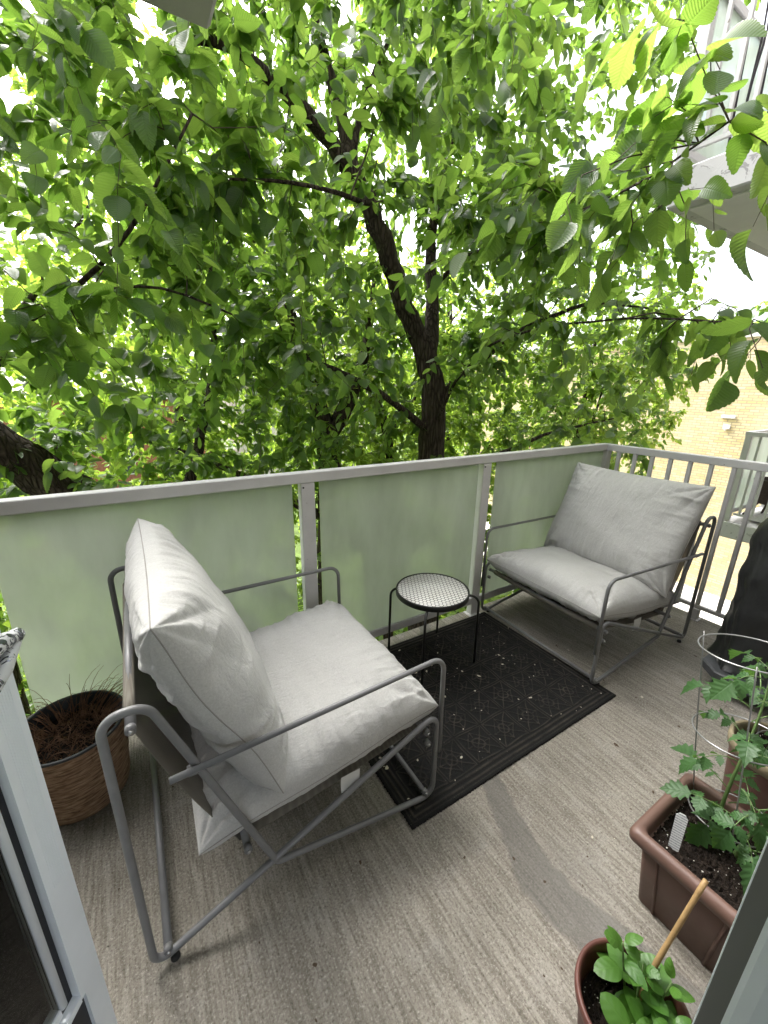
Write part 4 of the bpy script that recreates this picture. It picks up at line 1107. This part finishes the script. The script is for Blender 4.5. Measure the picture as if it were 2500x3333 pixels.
# main elm
elm = empty('elm_tree', (.25, 2.36, -4.5)); tag(elm, 'large elm with a dark forked trunk rising behind the middle of the railing', 'tree', 'elm trees beside the balcony')
E_ = Tree(elm, 1)
def rel(L, o=(.25, 2.36, -4.5)): return [(a - o[0], b - o[1], c - o[2], r) for (a, b, c, r) in L]
def to_local(A, o): return A - np.array(o)
OE = (.25, 2.36, -4.5)
E_.add_limb(rel([(.25, 2.36, -4.6, .30), (.26, 2.36, -3.6, .23), (.22, 2.38, -1.5, .20), (.22, 2.38, .62, .165), (.21, 2.38, 1.49, .14), (.13, 2.44, 1.86, .13), (.03, 2.52, 2.06, .115), (-.14, 2.58, 2.4, .105), (-.29, 2.61, 2.76, .10), (-.45, 2.6, 3.03, .10), (-.63, 2.64, 3.34, .095), (-.81, 2.68, 3.59, .085)]))
E_.add_limb(rel([(-.78, 2.68, 3.55, .075), (-1.04, 2.68, 3.75, .07), (-1.34, 2.59, 3.88, .066), (-1.65, 2.49, 3.93, .05), (-1.97, 2.37, 3.95, .036), (-2.3, 2.3, 3.82, .03), (-2.54, 2.27, 3.45, .024), (-2.79, 2.29, 3.1, .014)]))
E_.add_limb(rel([(-.80, 2.68, 3.56, .07), (-.76, 2.75, 3.85, .062), (-.84, 2.82, 4.2, .055), (-1.0, 2.9, 4.7, .045), (-1.1, 3.0, 5.6, .03), (-.9, 3.1, 6.6, .012)]))
E_.add_limb(rel([(-.70, 2.68, 3.45, .04), (-.62, 2.85, 3.9, .034), (-.35, 3.0, 4.5, .028), (.1, 3.2, 5.3, .018), (.6, 3.2, 6.0, .01)]))
E_.add_limb(rel([(.14, 2.44, 1.80, .10), (.29, 2.58, 2.19, .085), (.40, 2.74, 2.64, .075), (.44, 2.86, 3.1, .06), (.6, 3.0, 3.8, .045), (1.0, 3.2, 4.6, .03), (1.4, 3.4, 5.4, .012)]))
E_.add_limb(rel([(.22, 2.40, 1.2, .06), (.45, 2.15, 1.6, .036), (.9, 1.75, 2.1, .026), (1.3, 1.2, 2.35, .018), (1.9, .9, 2.3, .009)]))
E_.add_limb(rel([(.38, 2.70, 2.6, .032), (.2, 2.0, 2.78, .022), (-.2, 1.35, 2.58, .015), (-.50, .9, 2.50, .011), (-.72, .35, 2.35, .0085), (-.80, -.1, 2.36, .007), (-.88, -.45, 2.34, .0055), (-1.05, -.82, 2.36, .004)]), sides=8)
E_.add_limb(rel([(.25, 2.35, 1.0, .026), (.02, 1.8, 1.50, .017), (-.29, 1.0, 1.82, .011), (-.38, .41, 1.88, .008), (-.37, -.25, 1.86, .006), (-.50, -.62, 1.79, .005), (-.8, -1.0, 1.70, .0035)]), sides=8)
E_.add_limb(rel([(-.62, 2.62, 3.3, .035), (-.9, 2.0, 3.1, .026), (-1.27, 1.35, 2.72, .018), (-1.69, 1.15, 2.66, .014), (-1.94, 1.12, 2.63, .011), (-2.3, 1.22, 2.6, .007)]), sides=8)
E_.add_limb(rel([(.2, 2.38, .9, .05), (-.5, 2.2, 1.3, .035), (-1.2, 1.9, 1.55, .024), (-1.9, 1.5, 1.7, .012)]), sides=8)
E_.add_limb(rel([(.22, 2.38, .2, .05), (.9, 2.2, .5, .035), (1.7, 1.8, .9, .022), (2.5, 1.4, 1.1, .010)]), sides=8)
g = E_.rng
CAMP = np.array([-3.01, -1.70, 1.43])
TRK = np.array([(.22, 2.38, .9), (.21, 2.38, 1.4), (.03, 2.52, 2.06), (-.14, 2.58, 2.4), (-.29, 2.61, 2.76), (-.45, 2.6, 3.03), (-.63, 2.64, 3.34), (-.9, 2.68, 3.66), (-1.2, 2.63, 3.83), (-.76, 2.75, 3.9), (-.84, 2.82, 4.2), (.3, 2.6, 2.3), (.42, 2.8, 2.9), (-3.6, 2.0, .85), (-3.3, 2.1, .45)])
GR = np.random.default_rng(99)
def gap(p, deg=4.2):      # a thinner place in the twigs towards the house, where the trunks show
    a = TRK - CAMP; b = p - CAMP; la = np.linalg.norm(a, axis=1); lb = np.linalg.norm(b)
    c = (a @ b) / (la * lb); return GR.random() < .12 or not np.any((c > cos(R(deg))) & (la > lb - .1))
fe = lambda p: clear(p) and gap(p)
A1 = ell(1000, (-.7, 2.9, 3.2), (3.0, 2.1, 2.7), g, fe)
A2 = boxp(230, (-3.6, .6, 1.5), (.6, 1.9, 4.2), g, fe)
A5 = boxp(75, (-1.4, .0, 2.25), (.05, 1.3, 3.7), g, fe)
A6 = boxp(480, (.1, .5, 3.0), (3.6, 3.6, 6.2), g, fe)
A3 = boxp(560, (.3, .35, -.9), (4.6, 3.6, 3.6), g, fe)
# overhanging sprays
A7 = np.array([(-1.02, -1.02, 2.28), (-.92, -.92, 2.12), (-1.2, -.72, 2.36), (-1.0, -.6, 2.22), (-1.3, -.45, 2.45), (-.75, -.62, 2.12), (-1.25, -.85, 2.5), (-1.4, -.6, 2.62), (-1.0, -.2, 2.18), (-1.15, -.05, 2.4), (-.95, .15, 2.3), (-1.0, -1.08, 1.60), (-.88, -1.15, 1.68), (-.92, -.95, 1.55), (-.60, -.85, 1.66), (-.48, -.5, 1.6)])
A8 = boxp(14, (-.7, -.85, 1.52), (.15, .25, 1.95), g)
A4 = np.array([(-.75, -.30, 2.22), (-.95, -.1, 2.32), (-.62, -.45, 2.15), (-.85, .25, 2.2), (-.55, .1, 2.35), (-.9, .4, 2.5), (-.62, .4, 2.05), (-.45, -.15, 2.05), (-.35, .25, 2.2), (-.55, -.62, 2.3), (-1.15, .15, 2.55), (-.7, .6, 2.35), (-.35, -.4, 2.4), (-.3, .5, 2.5),
               (-.40, -.45, 1.72), (-.46, -.72, 1.66), (-.32, -.1, 1.78), (-.55, .1, 1.62), (-.25, .35, 1.6), (-.5, .45, 1.72), (-.36, .3, 2.0), (-.1, .5, 1.45), (.05, .35, 1.7), (-.42, -.78, 1.78),
               (-.62, .14, .80), (-.5, .16, .70), (.12, .28, 1.12), (.2, .15, .95), (.15, .45, 1.0), (.3, -.05, 1.15), (.25, -.15, .9), (.35, .2, .8), (.12, .05, 1.22)])
E_.grow(to_local(A1, OE), (.09, .135), (9, 15), 3.2)
E_.grow(to_local(ell(380, (-.3, 3.7, 5.3), (3.6, 2.0, 1.6), g, clear), OE), (.10, .15), (10, 15), 3.0)
E_.grow(to_local(A6, OE), (.085, .125), (8, 12), 2.6)
E_.grow(to_local(A3, OE), (.08, .115), (9, 14), 2.6)
E_.grow(to_local(A2, OE), (.10, .15), (7, 12), 2.4, droop=.32)
E_.grow(to_local(A5, OE), (.095, .14), (6, 10), 2.2, droop=.35, lspread=.4)
A7 = np.vstack([A7, boxp(24, (-1.6, -.95, 2.05), (-.35, .3, 2.72), g, lambda p: p[0] + 3.01 < 1.75 * (p[1] + 1.7))])
E_.grow(to_local(A7, OE), (.11, .155), (5, 8), 1.8, droop=.3, lspread=.3)
E_.grow(to_local(A8, OE), (.085, .12), (6, 9), 1.8, droop=.3, lspread=.32)
E_.grow(to_local(A4, OE), (.085, .125), (5, 8), 2.2, droop=.35, lspread=.32)
n1_ = E_.finish(M['bark'], M['leaf_near'], T_HI)

# leaning tree at left
OC = (-1.0, 3.0, -4.5)
lt = empty('elm_tree', OC); tag(lt, 'elm leaning hard to the left, thick ridged trunk above the railing at the left', 'tree', 'elm trees beside the balcony')
C_ = Tree(lt, 2)
C_.add_limb(rel([(-1.0, 3.0, -4.6, .28), (-1.5, 2.8, -2.5, .22), (-2.5, 2.45, -.6, .185), (-3.05, 2.2, .08, .165), (-3.45, 2.07, .65, .155), (-3.78, 1.92, 1.02, .15), (-4.2, 1.7, 1.5, .13), (-4.8, 1.5, 2.2, .10), (-5.2, 1.4, 3.2, .06), (-5.4, 1.4, 4.2, .02)], OC))
C_.add_limb(rel([(-4.25, 1.68, 1.55, .03), (-3.9, 1.55, 1.60, .022), (-3.53, 1.36, 1.70, .017), (-3.32, 1.18, 1.77, .015), (-3.09, 1.12, 1.95, .013), (-2.87, 1.0, 2.17, .011), (-2.76, .99, 2.34, .009), (-2.5, 1.1, 2.8, .007)], OC), sides=8)
C_.add_limb(rel([(-4.1, 1.7, 1.40, .022), (-3.66, 1.54, 1.57, .014), (-3.39, 1.28, 1.75, .011), (-3.14, 1.2, 1.88, .009), (-2.79, 1.09, 1.98, .007), (-2.4, 1.03, 1.84, .006)], OC), sides=8)
C_.add_limb(rel([(-4.8, 1.5, 2.2, .06), (-4.4, 1.6, 2.9, .045), (-3.9, 1.7, 3.5, .035), (-3.3, 1.9, 4.0, .02), (-2.8, 2.0, 4.4, .01)], OC), sides=8)
C_.add_limb(rel([(-3.0, 2.25, .0, .07), (-2.5, 2.6, .7, .05), (-2.2, 2.9, 1.6, .035), (-2.1, 3.1, 2.6, .018)], OC), sides=8)
g = C_.rng
B1 = ell(300, (-3.6, 2.3, 2.6), (2.2, 1.7, 2.1), g, lambda p: p[1] > .7 and p[2] > 1.0 and p[0] < -1.2 and gap(p, 3.5))
B2 = boxp(95, (-4.6, .7, 1.25), (-1.6, 1.7, 3.3), g, gap)
B4 = np.array([(-2.62, .16, .72), (-2.5, .13, .50), (-2.7, .2, .55), (-2.9, .15, .35)])
B3 = boxp(230, (-4.5, 1.6, .3), (-1.2, 3.5, 1.5), g)
C_.grow(to_local(B3, OC), (.08, .12), (8, 13), 2.6)
C_.grow(to_local(B1, OC), (.085, .125), (9, 14), 2.8)
C_.grow(to_local(B4, OC), (.09, .12), (5, 7), 3.5, droop=.2, lspread=.25)
C_.grow(to_local(B2, OC), (.10, .15), (7, 11), 2.0, droop=.3)
n2_ = C_.finish(M['bark'], M['leaf_near'], T_HI)

def back_tree(loc, label, limbs, vols, seed, leafm='leaf_far', bark='bark', leaf=(.09, .13), tmpl=T_MID, nl=(12, 18), maxlen=3.4, group='background trees', cat='tree', name='broadleaf_tree'):
    root = empty(name, loc); tag(root, label, cat, group); T = Tree(root, seed)
    for L in limbs: T.add_limb(rel(L, loc), sides=10, step=.2)
    for (n, c, r) in vols: T.grow(to_local(ell(n, c, r, T.rng, lambda p: p[0] < 9.8 and p[1] > 1.9), loc), leaf, nl, maxlen, lspread=.7)
    return T.finish(M[bark], M[leafm], tmpl)
n3_ = back_tree((-.66, 3.6, -4.5), 'tree with a dark trunk just left of the big forked elm',
  [[(-.66, 3.6, -4.6, .24), (-.66, 3.6, -2, .2), (-.66, 3.6, .4, .165), (-.71, 3.62, .86, .16), (-.78, 3.68, 1.3, .10), (-.9, 3.9, 2.1, .07), (-1.1, 4.1, 2.9, .04), (-1.3, 4.3, 4.0, .015)], [(-.70, 3.62, .70, .11), (-.37, 3.60, 1.17, .12), (-.19, 3.62, 1.42, .10), (.07, 3.8, 2.0, .06), (.4, 4.1, 3.2, .02)], [(-.66, 3.6, -.5, .08), (-1.6, 3.6, .2, .05), (-2.6, 3.9, .7, .02)]],
  [(800, (-.8, 4.4, 1.0), (3.4, 1.7, 2.8))], 31)
n4_ = back_tree((.78, 4.3, -4.5), 'slender young tree with a thin dark trunk between the two big trunks',
  [[(.78, 4.18, -4.6, .12), (.78, 4.18, -1, .09), (.78, 4.18, .27, .08), (.70, 4.23, .82, .075), (.59, 4.3, 1.13, .06), (.45, 4.5, 1.8, .035), (.3, 4.7, 3.0, .012)], [(.7, 4.2, .6, .04), (1.5, 4.4, 1.4, .025), (2.2, 4.6, 2.4, .01)]],
  [(620, (2.2, 4.4, .8), (2.8, 1.8, 3.0))], 32)
n5_ = back_tree((.9, 6.5, -4.5), 'pale barked tree leaning left in the background', 
  [[(.9, 6.5, -4.6, .18), (.8, 6.5, -1, .15), (.74, 6.48, .24, .13), (.02, 6.56, 2.27, .10), (-.33, 6.47, 3.04, .085), (-.74, 6.39, 4.05, .07), (-1.05, 6.3, 4.9, .05), (-1.2, 6.3, 6.2, .02)], [(.0, 6.5, 2.3, .06), (1.0, 6.8, 3.4, .035), (2.0, 7.0, 4.6, .012)]],
  [(800, (-.5, 6.8, 2.4), (4.0, 1.8, 4.6))], 33, 'leaf_back', 'bark_pale', leaf=(.10, .15))
n6_ = back_tree((-5.2, 5.6, -4.5), 'leafy tree filling the far left background',
  [[(-5.2, 5.6, -4.6, .2), (-5.1, 5.6, -1, .17), (-5.0, 5.6, 1.5, .12), (-5.2, 5.6, 4, .05), (-5.2, 5.6, 6, .015)], [(-5.05, 5.6, .5, .08), (-4, 5.4, 2.2, .045), (-3, 5.2, 3.6, .015)]],
  [(640, (-4.6, 5.3, 1.5), (3.4, 2.2, 4.8))], 34, 'leaf_back', leaf=(.10, .15))
n7_ = back_tree((4.2, 6.6, -4.5), 'leafy tree behind the railing corner, in front of the brick wall',
  [[(4.2, 6.6, -4.6, .2), (4.1, 6.6, -1, .16), (3.9, 6.5, 1.5, .11), (3.8, 6.5, 4, .05), (3.9, 6.4, 5.5, .015)], [(4.1, 6.6, -1.5, .08), (4.6, 5.4, .3, .05), (5.0, 4.6, 1.2, .015)], [(4, 6.6, 0, .07), (3.2, 5.8, 1.6, .04), (2.7, 5.3, 2.8, .015)]],
  [(700, (4.2, 5.6, .4), (3.0, 2.6, 3.6))], 35, 'leaf_back', leaf=(.10, .15))
n8_ = back_tree((-1.8, 10.5, -4.5), 'tall background tree closing the view behind the elm on the left',
  [[(-1.8, 10.5, -4.6, .25), (-1.8, 10.5, 0, .2), (-1.7, 10.5, 4, .1), (-1.6, 10.5, 8, .02)], [(-1.8, 10.5, 0, .1), (-4, 10.3, 2.5, .06), (-6.5, 10, 4.5, .02)], [(-1.8, 10.5, .5, .1), (.4, 10.3, 3, .06), (2.5, 10.2, 5, .02)]],
  [(900, (-2.6, 10.0, 1.6), (6.5, 2.0, 6.0))], 36, 'leaf_back', leaf=(.15, .22), tmpl=T_LO, maxlen=4.5)
n9_ = back_tree((5.4, 11.5, -4.5), 'tall background tree closing the view behind the elm on the right',
  [[(5.4, 11.5, -4.6, .25), (5.4, 11.5, 0, .2), (5.4, 11.5, 4, .1), (5.4, 11.5, 8, .02)], [(5.4, 11.5, 0, .1), (3, 11.3, 2.5, .06), (1, 11, 4.5, .02)], [(5.4, 11.5, .5, .1), (7, 11.3, 3, .06), (9, 11.2, 5, .02)]],
  [(600, (4.6, 11.0, 1.0), (4.4, 2.2, 4.8))], 37, 'leaf_back', leaf=(.15, .22), tmpl=T_LO, maxlen=4.5)
n10_ = back_tree((5.3, 3.6, -4.5), 'bushy young tree at the right, its leaves hiding part of the yellow brick wall',
  [[(5.3, 3.6, -4.6, .12), (5.2, 3.6, -1.5, .09), (5.0, 3.5, .5, .06), (4.8, 3.3, 2.4, .03), (4.7, 3.2, 3.8, .01)], [(5.15, 3.6, -1.0, .05), (4.6, 3.0, .6, .03), (4.2, 2.6, 1.8, .01)], [(5.1, 3.55, -.4, .05), (5.7, 3.0, .9, .03), (6.1, 2.6, 2.0, .01)]],
  [(620, (4.7, 3.1, 1.3), (2.3, 1.5, 2.7)), (220, (5.3, 2.5, 2.0), (1.3, .9, 1.7))], 38, 'leaf_far', leaf=(.08, .12))
# tree top beyond the brick building
rf_ = empty('rooftop_tree', (27, 7, -4.5)); tag(rf_, 'pale green tree crown showing above the brick wall at far right', 'tree', 'background trees')
T = Tree(rf_, 41); O = (27, 7, -4.5)
T.add_limb(rel([(27, 7, -4.6, .4), (27, 7, 2, .3), (27, 7, 7, .1)], O), sides=8, step=.6); T.add_limb(rel([(27, 7, 1, .2), (27, 3.5, 4.5, .08)], O), sides=6, step=.6); T.add_limb(rel([(27, 7, 1, .2), (27, 10.5, 4.5, .08)], O), sides=6, step=.6)
T.grow(to_local(ell(800, (27, 7.5, 3.0), (3.0, 6.5, 3.6), T.rng), O), (.3, .45), (10, 14), 8, lspread=1.6)
T.finish(M['bark'], M['leaf_near'], T_LO)

# undergrowth below
def shrubs():
    g = np.random.default_rng(77); n = 9000
    pos = np.stack([g.uniform(-8, 6, n), g.uniform(1.0, 9, n), np.zeros(n)], 1)
    pos[:, 2] = -4.4 + g.random(n) ** 1.2 * (1.2 + .8 * np.sin(pos[:, 0] * 1.3) * np.cos(pos[:, 1] * 1.1))
    dr = g.normal(0, 1, (n, 3)); dr[:, 2] = np.abs(dr[:, 2]) * .5
    nr = np.stack([g.normal(0, .5, n), g.normal(0, .5, n), np.ones(n)], 1)
    o = leaves_mesh('undergrowth', T_LO, pos, dr, nr, g.uniform(.14, .26, n), g.uniform(.1, .5, n), g.uniform(0, .3, n), M['leaf_back'], None)
    tag(o, 'low leafy undergrowth on the ground below the balcony', kind='stuff')
shrubs()

# cable crossing at right
t = MB(); t.tube([(2.2 + (9.0) * u, 4.0 - 2.5 * u, 2.35 + .15 * u - .25 * sin(pi * u)) for u in np.linspace(0, 1, 24)], .006, 6)
tag(t.build('overhead_cable', M['black_metal']), 'thin dark cable running across to the brick building', 'cable')
print('LEAVES', n1_, n2_, n3_, n4_, n5_, n6_, n7_, n8_, n9_)
